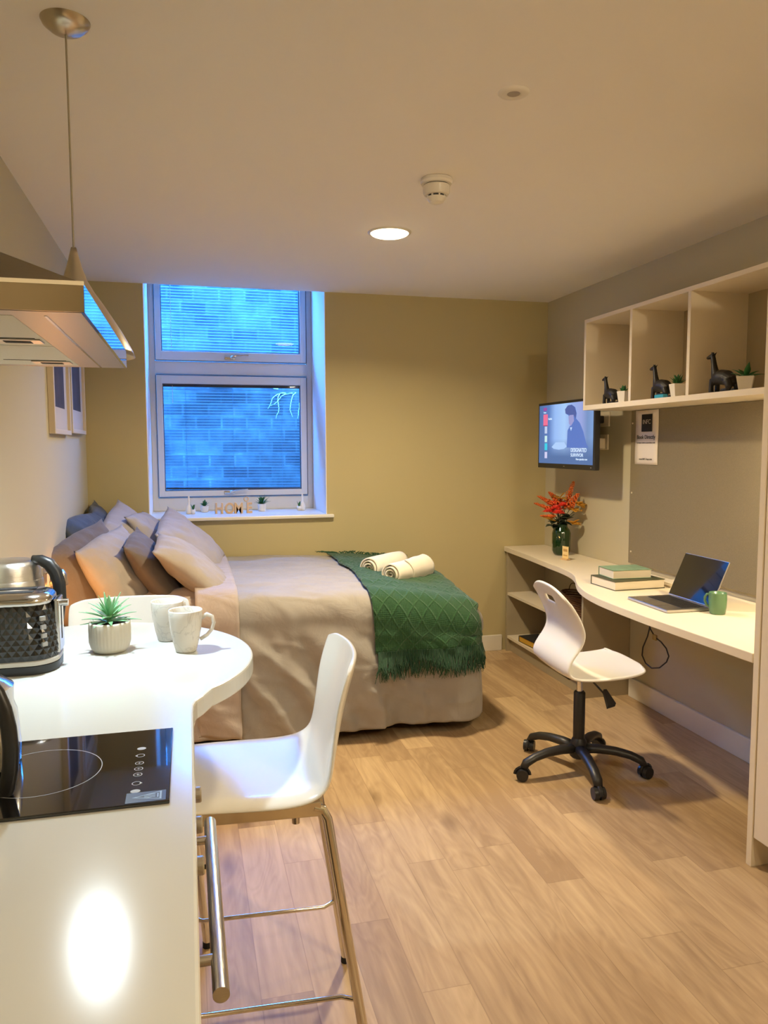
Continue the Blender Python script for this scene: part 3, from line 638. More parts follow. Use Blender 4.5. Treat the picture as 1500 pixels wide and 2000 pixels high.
for k, z_ in enumerate((1.030, 1.010, .990, .970)):
    p_ = rr_pt(.925, .0045-.006*((z_-.94)/.12)); q_ = rr_pt(.935, .0045-.006*((z_-.94)/.12))
    B().box(-.006, .006, -.0048, .0048, -.003, .003, m=frame_m((p_[0], p_[1], z_), (q_[0]-p_[0], q_[1]-p_[1], 0), (0, 0, 1)) ).build('button', M['print'], to)
# steel kettle behind it
kx, ky = -.452, 2.150
kt = thing('electric_kettle', 'brushed steel kettle with black handle, behind the black toaster', 'kettle', (kx, ky, .9))
B().lathe([(.082, 0), (.085, .003), (.086, .014), (.080, .020)], (kx, ky, .9), 48).build('power_base', M['black'], kt, smooth=True, angle=40)
B().lathe([(.080, .020), (.082, .03), (.083, .15), (.080, .178), (.077, .184)], (kx, ky, .9), 48, close_bottom=False).build('body', M['steel'], kt, smooth=True, angle=40)
B().lathe([(.0765, .184), (.0745, .198), (.070, .220), (.064, .230), (.050, .2335), (0, .2345)], (kx, ky, .9), 48, close_bottom=False).build('lid', M['steel'], kt, smooth=True, angle=50)
hd_ = Vector((cos(radians(-12)), sin(radians(-12)), 0))
def kp_(r, z): return (kx+hd_.x*r, ky+hd_.y*r, .9+z)
B().tube([kp_(.058, .234), kp_(.080, .232), kp_(.100, .222), kp_(.116, .200), kp_(.124, .170), kp_(.126, .130), kp_(.120, .080), kp_(.100, .045), kp_(.080, .040)], [.009, .012, .014, .0145, .014, .013, .012, .011, .009], 12, flat=1.2).build('handle', M['black'], kt, smooth=True)
# foreground polished kettle, mostly outside the frame
fx_, fy_ = -.357, 1.345
fk = thing('stovetop_kettle', 'polished steel kettle with a big black loop handle, standing on the hob', 'kettle', (fx_, fy_, .9056))
B().lathe([(.072, 0), (.078, .004), (.079, .03), (.075, .085), (.070, .100), (.071, .128), (.060, .136), (.048, .142), (.046, .186), (.030, .192), (0, .194)], (fx_, fy_, .906), 48).build('body', M['steelx'], fk, smooth=True, angle=40)
lp = []
for k in range(15):
    a = radians(118-236*k/14); lp.append((fx_+.046+.052*cos(a)*.9, fy_-.115-.02*cos(a), .978+.106*sin(a)))
B().tube(lp, .0095, 12, flat=1.3).build('loop_handle', M['black'], fk, smooth=True)
B().tube([lp[1], (fx_+.03, fy_-.05, 1.045)], .008, 10).build('handle_bracket', M['black'], fk, smooth=True)
B().tube([lp[-2], (fx_+.03, fy_-.05, .925)], .008, 10).build('handle_bracket', M['black'], fk, smooth=True)
# succulent in ribbed pot
def leafblade(b, base, az, el, L, w, droop, n=7, curl=.25):
    """lance-shaped leaf with a folded keel"""
    d = Vector((cos(az), sin(az), 0)); side = Vector((-sin(az), cos(az), 0)); P = []
    for i in range(n+1):
        t = i/n; e = el-droop*t*t; r = L*t
        c = Vector(base)+d*(L*(cos(el)*t-.0*t))+Vector((0, 0, L*(sin(el)*t-droop*t*t)))
        ww = w*(.45+1.9*t*(1-t)*1.3)*(1-t**3)+.0002
        P.append((c-side*ww+Vector((0, 0, curl*ww)), c-Vector((0, 0, curl*ww*.4)), c+side*ww+Vector((0, 0, curl*ww))))
    V = [[b.bm.verts.new(q) for q in row] for row in P]
    for i in range(n):
        for k in range(2): b.bm.faces.new((V[i][k], V[i][k+1], V[i+1][k+1], V[i+1][k]))
px_, py_ = -.203, 2.055
sp = thing('potted_succulent', 'spiky green succulent in a cream ribbed pot on the breakfast bar', 'potted plant', (px_, py_, .9))
rib = lambda a, z: 1+.010*cos(36*a)*(1 if .015 < z < .074 else 0)
B().lathe([(.030, 0), (.040, .003), (.047, .012), (.051, .028), (.0515, .060), (.0515, .074), (.050, .079), (.0475, .079), (.0465, .070)], (px_, py_, .9), 144, fn=rib).build('pot', M['stoneware'], sp, smooth=True)
so = B(); so.grid(lambda u, v: (px_+.047*v*cos(2*pi*u), py_+.047*v*sin(2*pi*u), .9+.0715+.004*noise.noise(Vector((u*20, v*9, 3)))), 40, 8, closed_u=True); so.build('soil', M['soil'], sp, smooth=False)
lv = B(); rnd = random.Random(11)
for lay, (n_, el, L_, z0) in enumerate(((9, 12, .070, .004), (9, 30, .072, .012), (8, 52, .066, .02), (6, 72, .056, .026), (3, 84, .04, .03))):
    for k in range(n_):
        az = 2*pi*k/n_+lay*.5+rnd.uniform(-.15, .15)
        leafblade(lv, (px_+.004*cos(az), py_+.004*sin(az), .9+.072+z0), az, radians(el+rnd.uniform(-8, 8)), L_*rnd.uniform(.8, 1.12), .0058, rnd.uniform(.05, .35) if lay < 3 else .05)
lv.tube([(px_, py_, .965), (px_, py_, 1.003)], .006, 8)
lv.build('leaves', M['leaf'], sp, smooth=True, solid=.0012)
# marbled mugs
def mug(x, y, rz, label):
    t = thing('mug', label, 'mug', (x, y, .9002), rz, group='marbled mugs on the breakfast bar')
    b = B().lathe([(.0, 0), (.024, 0), (.027, .003), (.033, .028), (.039, .060), (.0425, .090), (.0430, .106), (.0418, .1085), (.0402, .106), (.039, .085), (.035, .055), (.028, .020), (.024, .008), (.0, .006)], (0, 0, 0), 56, close_bottom=False)
    b.build('cup', M['marble'], t, smooth=True, local=True)
    b = B().tube([(.0405, 0, .086), (.054, 0, .094), (.067, 0, .088), (.071, 0, .072), (.066, 0, .055), (.053, 0, .040), (.036, 0, .030)], [.0055, .0055, .0052, .0050, .0048, .0048, .005], 12, flat=1.0)
    b.build('handle', M['marble'], t, smooth=True, local=True)
    return t
mug(-.014, 2.005, radians(-6), 'front marbled white mug on the bar, its handle to the right')
mug(-.062, 2.135, radians(50), 'rear marbled white mug, partly hidden behind the front one')

# ================================================================== BAR STOOLS
def bar_stool():
    t = thing('bar_stool', 'white moulded bar stool on chrome legs, nearest, at the right side of the bar', 'stool', (0, 0, 0), 0, group='white bar stools')
    # side profile of the shell: x (back = +), z
    pr = [(-.215, .632), (-.205, .648), (-.18, .656), (-.10, .658), (0, .656), (.07, .655), (.130, .660), (.170, .676), (.192, .705), (.206, .745), (.221, .80), (.237, .86), (.253, .912), (.260, .938), (.262, .946)]
    hw = [.165, .178, .186, .194, .20, .202, .202, .200, .196, .190, .187, .186, .186, .182, .172]
    n = len(pr); NV = 14; b = B(); rows = []
    for i, ((x, z), w) in enumerate(zip(pr, hw)):
        row = []
        for j in range(NV+1):
            s = -1+2*j/NV; back = max(0, min(1, (i-7)/4)); seat = 1-max(0, min(1, (i-6)/2))
            bend = .034*back*(abs(s)**2.2); dz = -.004*seat*(1-s*s)-.010*seat*max(0, abs(s)-.86)/.14
            drop = 0
            if i >= n-2: drop = -.010*max(0, abs(s)-.85)/.15*(i-n+3)*.5
            row.append(b.bm.verts.new((x-bend, s*w, z+dz+drop)))
        rows.append(row)
    for i in range(n-1):
        for j in range(NV): b.bm.faces.new((rows[i][j], rows[i][j+1], rows[i+1][j+1], rows[i+1][j]))
    b.build('seat_shell', M['plastic'], t, smooth=True, solid=.011, subsurf=2, local=True, offset=-1)
    f = B()
    for s in (-1, 1): f.box(-.15, .160, s*.155-.010, s*.155+.010, .610, .643, bev=.002)
    f.box(-.145, -.115, -.15, .15, .618, .642); f.box(.135, .165, -.15, .15, .618, .642)
    for s in (-1, 1): f.cyl((.105, s*.155, .596), (.105, s*.155, .62), .009, seg=12)
    f.build('seat_frame', M['chrome'], t, local=True)
    tops = {-1: -.13, 1: .118}; feet = {-1: -.165, 1: .257}
    for sx in (1, -1):
        for sy in (1, -1):
            y0, y1 = sy*.155, sy*.208
            if sx == 1: pts = [(.145, y0, .628), (.163, y0, .622), (.174, y0*1.01, .600), (.262, y1, .012)]
            else: pts = [(-.100, y0, .628), (-.118, y0, .622), (-.128, y0*1.01, .600), (-.165, y1, .012)]
            lg = B().tube(pts, .0115, 14).build('leg', M['chrome'], t, smooth=True, local=True, angle=50)
            B().cyl((pts[-1][0], pts[-1][1], 0), (pts[-1][0], pts[-1][1], .016), .013, seg=14).build('rubber_foot', M['rubber'], lg, local=True)
    for sy in (1, -1):   # side footrails, bowed outwards, ends turned into the legs
        k = (0.6-.19)/.588; xr = .174+(.262-.174)*k; xf = -.128-(.165-.128)*k; yy = sy*(.1565+(.208-.1565)*k)
        yo = yy-sy*.020
        B().tube([(xr, yy, .19), (xr-.012, yy-sy*.006, .189), (xr-.035, yo, .187), (xf+.035, yo, .187), (xf+.012, yy-sy*.006, .189), (xf, yy, .19)], .0055, 10).build('footrail', M['chrome'], t, smooth=True, local=True, angle=60)
    z = .30; k = (0.6-z)/.588; xf = -.128-(.037)*k; yy = .1565+.0515*k
    B().tube([(xf, -yy, z), (xf, yy, z)], .0075, 10).build('footrail', M['chrome'], t, smooth=True, local=True)
    return t
s1 = bar_stool(); s1.location = (.118, 1.79, 0); s1.rotation_euler = (0, 0, radians(-3.5))
s2 = copy_tree(s1, (-.186, 2.308, 0), pi/2, 'far white bar stool behind the round bar end, its backrest showing over the worktop')
# ================================================================== BED
BX0, BX1, BY0, BY1, BZ = -.50, 1.44, 3.555, 4.895, .715
bed = thing('bed', 'double bed along the window wall, mattress and dark divan under the bedding', 'bed', (.45, 4.25, 0))
B().box(BX0+.02, BX1-.07, BY0+.07, BY1-.01, .03, .34, bev=.01).build('divan_base', M['divan'], bed)
B().box(BX0+.01, BX1-.05, BY0+.05, BY1-.01, .34, .60, bev=.04, seg=4).build('mattress', M['mattress'], bed, smooth=True)
for x in (BX0+.1, BX1-.2):
    for y in (BY0+.15, BY1-.12): B().cyl((x, y, 0), (x, y, .03), .02).build('foot', M['black'], bed)
def sst(a, b, x): t = max(0, min(1, (x-a)/(b-a))); return t*t*(3-2*t)
def round_pt(x, y, z, lo, hi, r, rf, off):
    # rounded near edge (-y), foot edge (+x) and top (+z)
    q = Vector((min(x, hi[0]-rf), max(y, lo[1]+r), min(z, hi[2]-r)))
    d = Vector((x, y, z))-q
    e = Vector((d.x/rf*r if rf > 0 else 0, d.y, d.z))
    if e.length < 1e-6: return Vector((x, y, z)), Vector((0, 0, 1))
    n = e.normalized()
    p = q+Vector((n.x*rf, n.y*r, n.z*r))
    if abs(d.y) < 1e-9 and abs(d.x) < 1e-9: p = Vector((x, y, hi[2]))
    return p, n
def cloth_pt(fx, s, face, off=0.0, lo=None, hi=None, amp=1.0, seed=0.0):
    """face: 0 top/near strip with coordinate x=fx, arclength s;  1 foot end, fx = drop"""
    lo = lo or (BX0, BY0, .055); hi = hi or (BX1, BY1, BZ); r = .11; rf = .13; L = hi[1]-lo[1]
    if face == 0:
        if s <= L: b = (fx, hi[1]-s, hi[2])
        else: b = (fx, lo[1], hi[2]-(s-L))
    else:
        if s <= L: b = (hi[0], hi[1]-s, hi[2]-fx)
        else: b = (hi[0], lo[1], hi[2]-fx)
    p, n = round_pt(*b, lo, hi, r, rf, off)
    x, y, z = p
    topw = sst(.45, .60, z)
    sag = -.055*sst(.55, 1.44, x)*topw - .035*sst(4.3, 3.65, y)*sst(.9, 1.4, x)*topw + .012*sin((y-3.6)*2.4)*topw
    w = noise.noise(Vector((x*3.2+seed, y*4.5, z*2)))*.010+noise.noise(Vector((x*9+seed, y*13, z*5+4)))*.0045
    w += (.010*(1-abs(noise.noise(Vector((x*2.4+y*1.2+seed, y*5.5-x*.9, 7.1))))*2)*.6+.006*max(0, 1-abs(noise.noise(Vector((x*2.0+seed, y*14+x*3, 1.1))))*4))*topw
    side = 1-topw
    if side > 0:
        if face == 0:
            u = x*7.0+(z-.4)*3.4*(1.0 if x < .9 else .25)
            f = noise.noise(Vector((u+seed, z*.9, 2.3)))+.5*noise.noise(Vector((u*2.3, z*1.6, 8.3)))
            w += side*(.036*f*(.35+1.3*(BZ-z)))+side*.008; rd = 1-abs(noise.noise(Vector((x*3.4+z*3.0+seed, z*.8-x*.5, 4.4))))*2.6; w += side*.026*max(0, rd)*(1 if x < .95 else .4); w += side*.007*max(0, 1-abs(noise.noise(Vector((x*6+z*4, z*11, 2.2))))*3.5)
        else:
            f = noise.noise(Vector((y*7+seed, z*1.2, 5.3))); w += side*.022*f*(BZ-z)*1.4
    return p+Vector((0, 0, sag))+n*(w*amp+off)
L_ = BY1-BY0; DR = BZ-.055
def duvet_mesh(x0, x1, off, seed, foot, amp=1.0, bottom=None, res=.013, hemw=.0, y0s=0.0):
    b = B(); uvl = None
    nx = max(3, int((x1-x0)/res)); ns = int((L_+DR)/res)
    dr = (bottom if bottom else DR)
    def f(u, v):
        s = y0s+(L_+dr-y0s)*v; x = x0+(x1-x0)*u
        if s > L_ and hemw: s = s+(hemw*noise.noise(Vector((x*6+seed, 1, 1))))*(s-L_)/dr
        return cloth_pt(x, s, 0, off, amp=amp, seed=seed)
    b.grid(f, nx, ns)
    if foot:
        nz = int(dr/res)
        b.grid(lambda u, v: cloth_pt(dr*v, L_*u, 1, off, amp=amp, seed=seed), int(L_/res), nz)
    bmesh.ops.remove_doubles(b.bm, verts=b.bm.verts, dist=.002)
    return b
dv = duvet_mesh(.205, BX1, .012, 0.0, True, hemw=.03)
duv = dv.build('duvet', M['duvet'], origin=(.8, 4.2, .6), smooth=True, solid=.022, offset=-1)
tag(duv, 'rumpled grey cotton duvet covering the bed and hanging down its front', 'duvet')
WM[duv.name] = Matrix.Translation((.8, 4.2, .6))
sh_ = duvet_mesh(BX0+.02, .215, .0, 3.0, False, amp=.8, bottom=DR-.02)
shn = sh_.build('bed_sheet', M['duvet2'], origin=(-.1, 4.2, .6), smooth=True, solid=.008, offset=-1)
tag(shn, 'blush grey sheet at the pillow end of the bed', 'bed sheet')
fo = duvet_mesh(.02, .213, .030, 5.0, False, amp=.8, bottom=DR-.035, hemw=.02)
fo.build('turned_down_fold', M['duvet2'], duv, smooth=True, solid=.014)

# throw with diamond knit
TX0, TX1 = .862, 1.432
SB = L_+.285
def throw_mesh(off, x0, x1, s0, s1, res=.014):
    b = B(); nx = int((x1-x0)/res); ns = int((s1-s0)/res)
    uvl = b.bm.loops.layers.uv.new('UVMap'); V = []
    for i in range(nx+1):
        row = []
        for j in range(ns+1):
            u, v = i/nx, j/ns; s = s0+(s1-s0)*v; x = x0+(x1-x0)*u
            x += (.018*noise.noise(Vector((s*2.2, .3, 0)))-.02*sst(.9, 1.3, s)+.012*sst(1.3, 1.6, s))*(1-u)
            p = cloth_pt(x, s, 0, off+.003*noise.noise(Vector((x*8, s*8, 3))), amp=.55, seed=0.0)
            row.append((b.bm.verts.new(p), (x, s)))
        V.append(row)
    for i in range(nx):
        for j in range(ns):
            q = (V[i][j], V[i+1][j], V[i+1][j+1], V[i][j+1]); f = b.bm.faces.new([a[0] for a in q])
            for lp_, a in zip(f.loops, q): lp_[uvl].uv = a[1]
    return b
# keep the throw outside the duvet: follow the duvet (amp as the duvet) instead
_ct = cloth_pt
tb = B(); 
def throw_pt(x, s, off): return _ct(x, s, 0, off, amp=1.0, seed=0.0)
def throw_build():
    b = B(); uvl = b.bm.loops.layers.uv.new('UVMap'); nx, ns = 42, 120; V = []
    for i in range(nx+1):
        row = []
        for j in range(ns+1):
            u, v = i/nx, j/ns; s = .02+(SB-.02)*v; x = TX0+(TX1-TX0)*u
            x += (.016*noise.noise(Vector((s*2.6, .3, 0)))-.022*sst(.8, 1.25, s)+.020*sst(1.3, 1.6, s))*(1-u)
            row.append((b.bm.verts.new(throw_pt(x, s, .024+.002*noise.noise(Vector((x*9, s*9, 3))))), (x, s)))
        V.append(row)
    for i in range(nx):
        for j in range(ns):
            q = (V[i][j], V[i+1][j], V[i+1][j+1], V[i][j+1]); f = b.bm.faces.new([a[0] for a in q])
            for lp_, a in zip(f.loops, q): lp_[uvl].uv = a[1]
    return b
thr = throw_build().build('throw_blanket', M['knit'], origin=(1.15, 4.2, .7), smooth=True, solid=.008, offset=1)
WM[thr.name] = Matrix.Translation((1.15, 4.2, .7))
tag(thr, 'dark green diamond-knit throw with a long fringe across the foot of the bed', 'throw')
fr_ = B(); rnd = random.Random(5)
for k in range(420):
    x = TX0+.004+(TX1-TX0-.006)*(k/419)+rnd.uniform(-.003, .003); ln = rnd.uniform(.085, .145); s = SB-.006; base = throw_pt(x, s, .030+rnd.uniform(-.003, .005))
    pts = [base]; dx = rnd.uniform(-.28, .28); q_ = rnd.uniform(-.003, .012)
    for q in range(1, 5):
        t = q/4; pts.append(throw_pt(x+dx*ln*t*t+rnd.uniform(-.002, .002), s+ln*t*(1-.05*abs(dx)), .030+.012*t+q_*t))
    fr_.tube(pts, [.0022, .0021, .002, .0018, .001], 4)
fr_.build('fringe', M['fringe'], thr)['kind'] = 'stuff'
fr_ = B()
for k in range(150):
    x = TX0+.004+(TX1-TX0-.01)*(k/149); ln = rnd.uniform(.03, .07); base = throw_pt(x, .03, .03)
    dx = rnd.uniform(-.8, .8) if k > 18 else rnd.uniform(-1.6, -.5)
    pts = [base, base+Vector((dx*ln*.4, .004, .010)), base+Vector((dx*ln*.8, .008, .014)), base+Vector((dx*ln, .010, .006+rnd.uniform(0, .012)))]
    fr_.tube(pts, [.0022, .002, .002, .001], 4)
fr_.build('fringe', M['fringe'], thr)['kind'] = 'stuff'

# rolled towels
def towel(p0, p1, r, label, seed, flap):
    p0, p1 = Vector(p0), Vector(p1); ax = (p1-p0); Lg = ax.length; ax.normalize(); side = Vector((0, 0, 1)).cross(ax).normalized()
    t = thing('rolled_towel', label, 'towel', tuple((p0+p1)/2-Vector((0, 0, r))), group='rolled towels on the throw')
    turns = 3.6; n = 110; b = B()
    def f(u, v):
        a = 2*pi*turns*u+seed; rr = .007+(r-.007)*(u**.9)+.0012*noise.noise(Vector((u*14, v*3, seed)))
        c = p0.lerp(p1, v)+ax*(.006*sin(a*.7)*(1 if v in (0, 1) else 0))
        sq = 1-.10*max(0, -sin(a))
        bulge = 1-.05*abs(2*v-1)**4
        return c+(side*cos(a)*1.04+Vector((0, 0, 1))*sin(a)*sq)*rr*bulge
    b.grid(f, n, 14); b.build('roll', M['towel'], t, smooth=True, solid=r/8.5)
    if flap:
        b = B(); b.grid(lambda u, v: p0.lerp(p1, .42+.60*u)+(side*cos(a_)+Vector((0, 0, 1))*sin(a_))*(r+.006+.002*sin(u*9)) if True else None, 1, 1) if False else None
        def g(u, v):
            a = radians(-75+150*v+18*u)-.0; a = pi-a if True else a
            return p0.lerp(p1, .38+.66*u+.02*sin(v*5))+(side*cos(a)+Vector((0, 0, 1))*sin(a))*(r+.004+.0015*sin(u*11+v*3))
        b.grid(g, 20, 20); b.build('loose_flap', M['towel'], t, smooth=True, solid=.006)
towel((.965, 4.14, .742), (1.205, 4.36, .742), .064, 'rear rolled cream towel lying on the green throw', .3, False)
towel((1.035, 3.93, .738), (1.285, 4.15, .738), .064, 'front rolled cream towel with a loose corner, on the green throw', 1.2, True)

# pillows
def pillow(c, N_, rollx, w, h, th, m, label, seed, name='pillow', pinch=.16):
    """c centre; N_ facing normal; local X = width dir"""
    N_ = Vector(N_).normalized(); X = Vector((0, -1, 0)); X = (X-N_*X.dot(N_)).normalized(); Y = N_.cross(X)
    R = Matrix(((X.x, Y.x, N_.x, c[0]), (X.y, Y.y, N_.y, c[1]), (X.z, Y.z, N_.z, c[2]), (0, 0, 0, 1))) @ Matrix.Rotation(rollx, 4, 'Z')
    b = B()
    def pt(u, v, sgn):
        a, d = 2*u-1, 2*v-1
        prof = (max(0, 1-abs(a)**2.6)**.62)*(max(0, 1-abs(d)**2.6)**.62)
        pu = a*(1-pinch*(d*d)*(1-.35*abs(a)))*w/2*1.0; pv = d*(1-pinch*(a*a)*(1-.35*abs(d)))*h/2
        pu += a*abs(d)**6*.02; pv += d*abs(a)**6*.02
        n1 = noise.noise(Vector((a*2.1+seed, d*2.1, sgn*2.0)))
        n2 = noise.noise(Vector((a*6+seed, d*4+a*3, 3+sgn)))
        z = sgn*(prof*th/2*(1+.16*n1)+.007*n2*prof**.3)-.02*(v-.5)*sgn*0
        z += .018*noise.noise(Vector((a*1.1+seed, d*1.1, 9)))
        edge = (1-prof)
        z += .006*sin(a*16+seed)*edge*(abs(d) > .8)*.6
        return (pu, pv, z)
    for sgn in (1, -1): b.grid(lambda u, v: pt(u, v, sgn), 34, 34)
    bmesh.ops.remove_doubles(b.bm, verts=b.bm.verts, dist=.0008)
    bmesh.ops.transform(b.bm, matrix=R, verts=b.bm.verts)
    o = b.build(name, m, origin=tuple(c), smooth=True)
    return tag(o, label, name)
pillow((-.452, 3.80, .80), (.86, -.42, .30), .06, .62, .46, .15, M['pil4'], 'brown-grey pillow at the near left corner of the bed, against the wall', 1.0)
pillow((-.478, 4.28, .885), (.90, -.18, .38), -.10, .62, .40, .14, M['pil3'], 'slate navy pillow leaning on the wall in the back row', 2.2)
pillow((-.470, 4.66, .930), (.9, .05, .35), .10, .50, .34, .12, M['pil3'], 'dark pillow in the wall corner behind the slate navy pillow', 3.9)
pillow((-.305, 3.88, .800), (.82, -.30, .50), -.05, .60, .46, .17, M['pil2'], 'warm grey pillow lit orange by the assumed wall lamp', 4.1)
pillow((-.295, 4.50, .895), (.72, -.25, .62), .12, .56, .42, .15, M['pil1'], 'lilac grey pillow in the middle of the back row', 5.3)
pillow((-.165, 3.96, .815), (.80, -.12, .55), .04, .46, .42, .14, M['pil4'], 'grey-brown cushion wedged behind the front cushion', 6.0, 'cushion')
pillow((-.185, 4.58, .885), (.76, -.15, .60), -.12, .42, .40, .14, M['pil1'], 'small lilac cushion showing between two back-row pillows', 7.7, 'cushion')
pillow((.020, 3.92, .812), (.655, -.08, .755), .03, .46, .47, .155, M['pil2'], 'front grey cushion resting flat-edged on the sheet, nearest the bed foot', 8.4, 'cushion', .12)
pillow((.012, 4.50, .860), (.66, -.26, .70), .08, .46, .45, .15, M['pil1'], 'pale lilac cushion lit blue below the window sill', 9.6, 'cushion', .12)
# warm wall lamp by the bed head (assumed, hidden behind the kettle)
wl = thing('assumed_wall_lamp', 'assumed small grey bedside wall lamp, unseen, glowing orange beside the pillows', 'lamp', (XL, 3.30, .90))
B().box(XL+.001, XL+.020, 3.26, 3.34, .86, .95, bev=.005).build('backplate', M['steel'], wl)
B().lathe([(.018, 0), (.030, -.02), (.036, -.06)], (XL+.07, 3.30, .93), 32, close_bottom=True).build('lamp_shade', M['steel'], wl, smooth=True, solid=.002)
B().cyl((XL+.018, 3.30, .92), (XL+.06, 3.30, .93), .006).build('arm', M['steel'], wl)
B().ball((XL+.07, 3.30, .895), .018).build('bulb', mat('assumed_orange_bulb', (1, 1, 1), .4, emit=(1, .45, .12), es=30), wl, smooth=True)
l = lamp('assumed_wall_lamp_light', 'POINT', (0, 0, 0), 7.0, (1, .40, .09), .02); l.parent = wl; l.location = (.075, 0, -.045)
# framed pictures on the left wall
def picture(y0, y1, z0, z1, label):
    t = thing('picture_frame', label, 'picture', (XL, (y0+y1)/2, z0), group='framed pictures on the left wall')
    f = B(); w = .022; xa, xb = XL+.001, XL+.028
    f.box(xa, xb, y0, y0+w, z0, z1); f.box(xa, xb, y1-w, y1, z0, z1); f.box(xa, xb, y0+w, y1-w, z0, z0+w); f.box(xa, xb, y0+w, y1-w, z1-w, z1)
    f.build('frame', M['pale'], t, bevel=.002)
    B().box(xa, XL+.014, y0+w, y1-w, z0+w, z1-w).build('mount', M['matte'], t)
    m_ = .085; B().box(XL+.014, XL+.0145, y0+w+m_, y1-w-m_, z0+w+m_*1.2, z1-w-m_).build('print', M['pict'], t)
picture(3.64, 4.13, 1.483, 2.13, 'pale-framed brown print on the left wall, nearer of the pair under the hood')
picture(4.19, 4.72, 1.495, 2.14, 'pale-framed brown print on the left wall, next to the window wall')

# ================================================================== WINDOW SILL ITEMS
def pot_plant(name, label, x, y, z, r, h, square, n, L, w, seed, elev, cat='potted plant', group=None, sc=1.0, potm=None, leafm=None, rows=1):
    t = thing(name, label, cat, (x, y, z), 0, group)
    b = B()
    if square:
        prof = [(r*.72*1.15, 0), (r*1.15, h), (r*.98, h), (r*.9, h*.86)]
        b.lathe(prof, (x, y, z), 4, m=Matrix.Translation((x, y, z)) @ Matrix.Rotation(pi/4+seed, 4, 'Z') @ Matrix.Translation((-x, -y, -z)))
    else: b.lathe([(r*.70, 0), (r*.80, .002), (r*.97, h*.9), (r, h), (r*.9, h), (r*.88, h*.85)], (x, y, z), 28)
    b.build('pot', potm or M['ceramic'], t, smooth=not square, angle=35, bevel=.001 if square else 0)
    B().lathe([(r*.80, h*.86)], (x, y, z), 16)
    s = B(); s.poly([(x+r*.82*cos(a*pi/8), y+r*.82*sin(a*pi/8), z+h*.87) for a in range(16)]); s.build('soil', M['soil'], t)
    l = B(); rnd = random.Random(int(seed*100)+3)
    for q in range(rows):
        for k in range(n):
            az = 2*pi*k/n+q*.5+rnd.uniform(-.25, .25); leafblade(l, (x, y, z+h*.85+q*.004), az, radians(elev+q*18+rnd.uniform(-12, 12)), L*rnd.uniform(.8, 1.15), w, rnd.uniform(.05, .3), 6)
    l.build('leaves', leafm or M['leafd'], t, smooth=True, solid=.001)
    return t
pot_plant('potted_plant', 'tiny bushy green plant in a white pot at the left of the sill letters', .106, 5.30, .985, .030, .042, False, 8, .042, .008, .3, 45, group='small potted plants on the window sill', rows=3)
pot_plant('potted_plant', 'spiky green aloe in a white pot at the right of the sill letters', .487, 5.27, .985, .031, .050, False, 9, .070, .0055, 1.3, 35, group='small potted plants on the window sill', rows=3)
def bottle_vase(x, y, label, hand):
    t = thing('bud_vase', label, 'vase', (x, y, .985), 0, 'slim white bud vases on the window sill')
    B().lathe([(.014, 0), (.019, .004), (.020, .03), (.014, .05), (.0065, .062), (.006, .115), (.0075, .118), (.0055, .118), (.0045, .07), (.010, .05)], (x, y, .985), 28).build('vase_body', M['ceramic'], t, smooth=True)
    B().lathe([(.0, 0), (.012, 0), (.016, .018), (.015, .030), (.012, .031), (.0, .026)], (x+hand*.026, y-.012, .985), 20).build('side_cup', M['ceramic'], t, smooth=True)
    l = B()
    for k in range(3): leafblade(l, (x+hand*.026, y-.012, 1.010), 2.2*k+.6, radians(72), .045, .008, .08, 6)
    l.build('leaf', M['leafd'], t, smooth=True, solid=.001)
bottle_vase(.004, 5.17, 'slim white bud vase with a green sprig at the left end of the sill', 1)
bottle_vase(.762, 5.25, 'slim white bud vase with a green sprig at the right end of the sill', -1)
hs = thing('letter_sign', 'wooden letters spelling HOME standing on the window sill', 'sign', (.29, 5.14, .985))
for i, (ch, x) in enumerate((('H', .168), ('O', .232), ('M', .292), ('E', .372))):
    text('letter', ch, .098, M['oak'], hs, frame_m((x, 5.14, .986), (1, 0, 0), (0, 0, 1)), ext=.008, bold=.002, sx=.8)
    text('letter_back', ch, .098, M['paper'], hs, frame_m((x-.001, 5.150, .986), (1, 0, 0), (0, 0, 1)), ext=.003, bold=.005, sx=.8)
rr_ = B(); rr_.tube([(.372+.014*cos(a*pi/10), 5.135, 1.078+.014*sin(a*pi/10)) for a in range(20)], .004, 6, closed=True); rr_.build('ring_ornament', M['oak'], hs, smooth=True)
# ================================================================== DESK SIDE
DZ = .73
do = [(XR-.002, YB-.004)]
kn = [(2.112, YB-.004), (2.09, 4.5), (2.062, 4.15), (2.047, 3.95), (2.025, 3.80), (1.985, 3.67), (1.93, 3.555), (1.872, 3.425), (1.827, 3.28), (1.800, 3.12), (1.791, 2.95), (1.789, 2.7)]
for i in range(len(kn)-1):
    p0, p1, p2, p3 = kn[max(i-1, 0)], kn[i], kn[i+1], kn[min(i+2, len(kn)-1)]
    for q in range(5):
        t = q/5; do.append(tuple(.5*(2*p1[k]+(p2[k]-p0[k])*t+(2*p0[k]-5*p1[k]+4*p2[k]-p3[k])*t*t+(3*p1[k]-p0[k]-3*p2[k]+p3[k])*t**3) for k in (0, 1)))
do += [(1.789, 2.7), (1.814, 2.132), (XR-.002, 2.132)]
desk = B().poly([(x, y, DZ-.034) for x, y in do], (0, 0, .034)).build('desk_top', M['lam'], origin=(2.1, 3.4, DZ-.034), bevel=.003)
tag(desk, 'long cream desk top along the right wall, its front edge swelling outwards', 'desk')
su = thing('shelf_unit', 'open cream shelf unit under the far narrow end of the desk', 'shelf', (2.27, 4.36, 0))
c = B(); z1 = DZ-.035
B().box(2.122, XR-.003, 3.818, 3.838, 0, z1).build('side_panel', M['lamgrey'], su)
B().box(2.122, XR-.003, 4.872, 4.892, 0, z1).build('side_panel', M['lamgrey'], su)
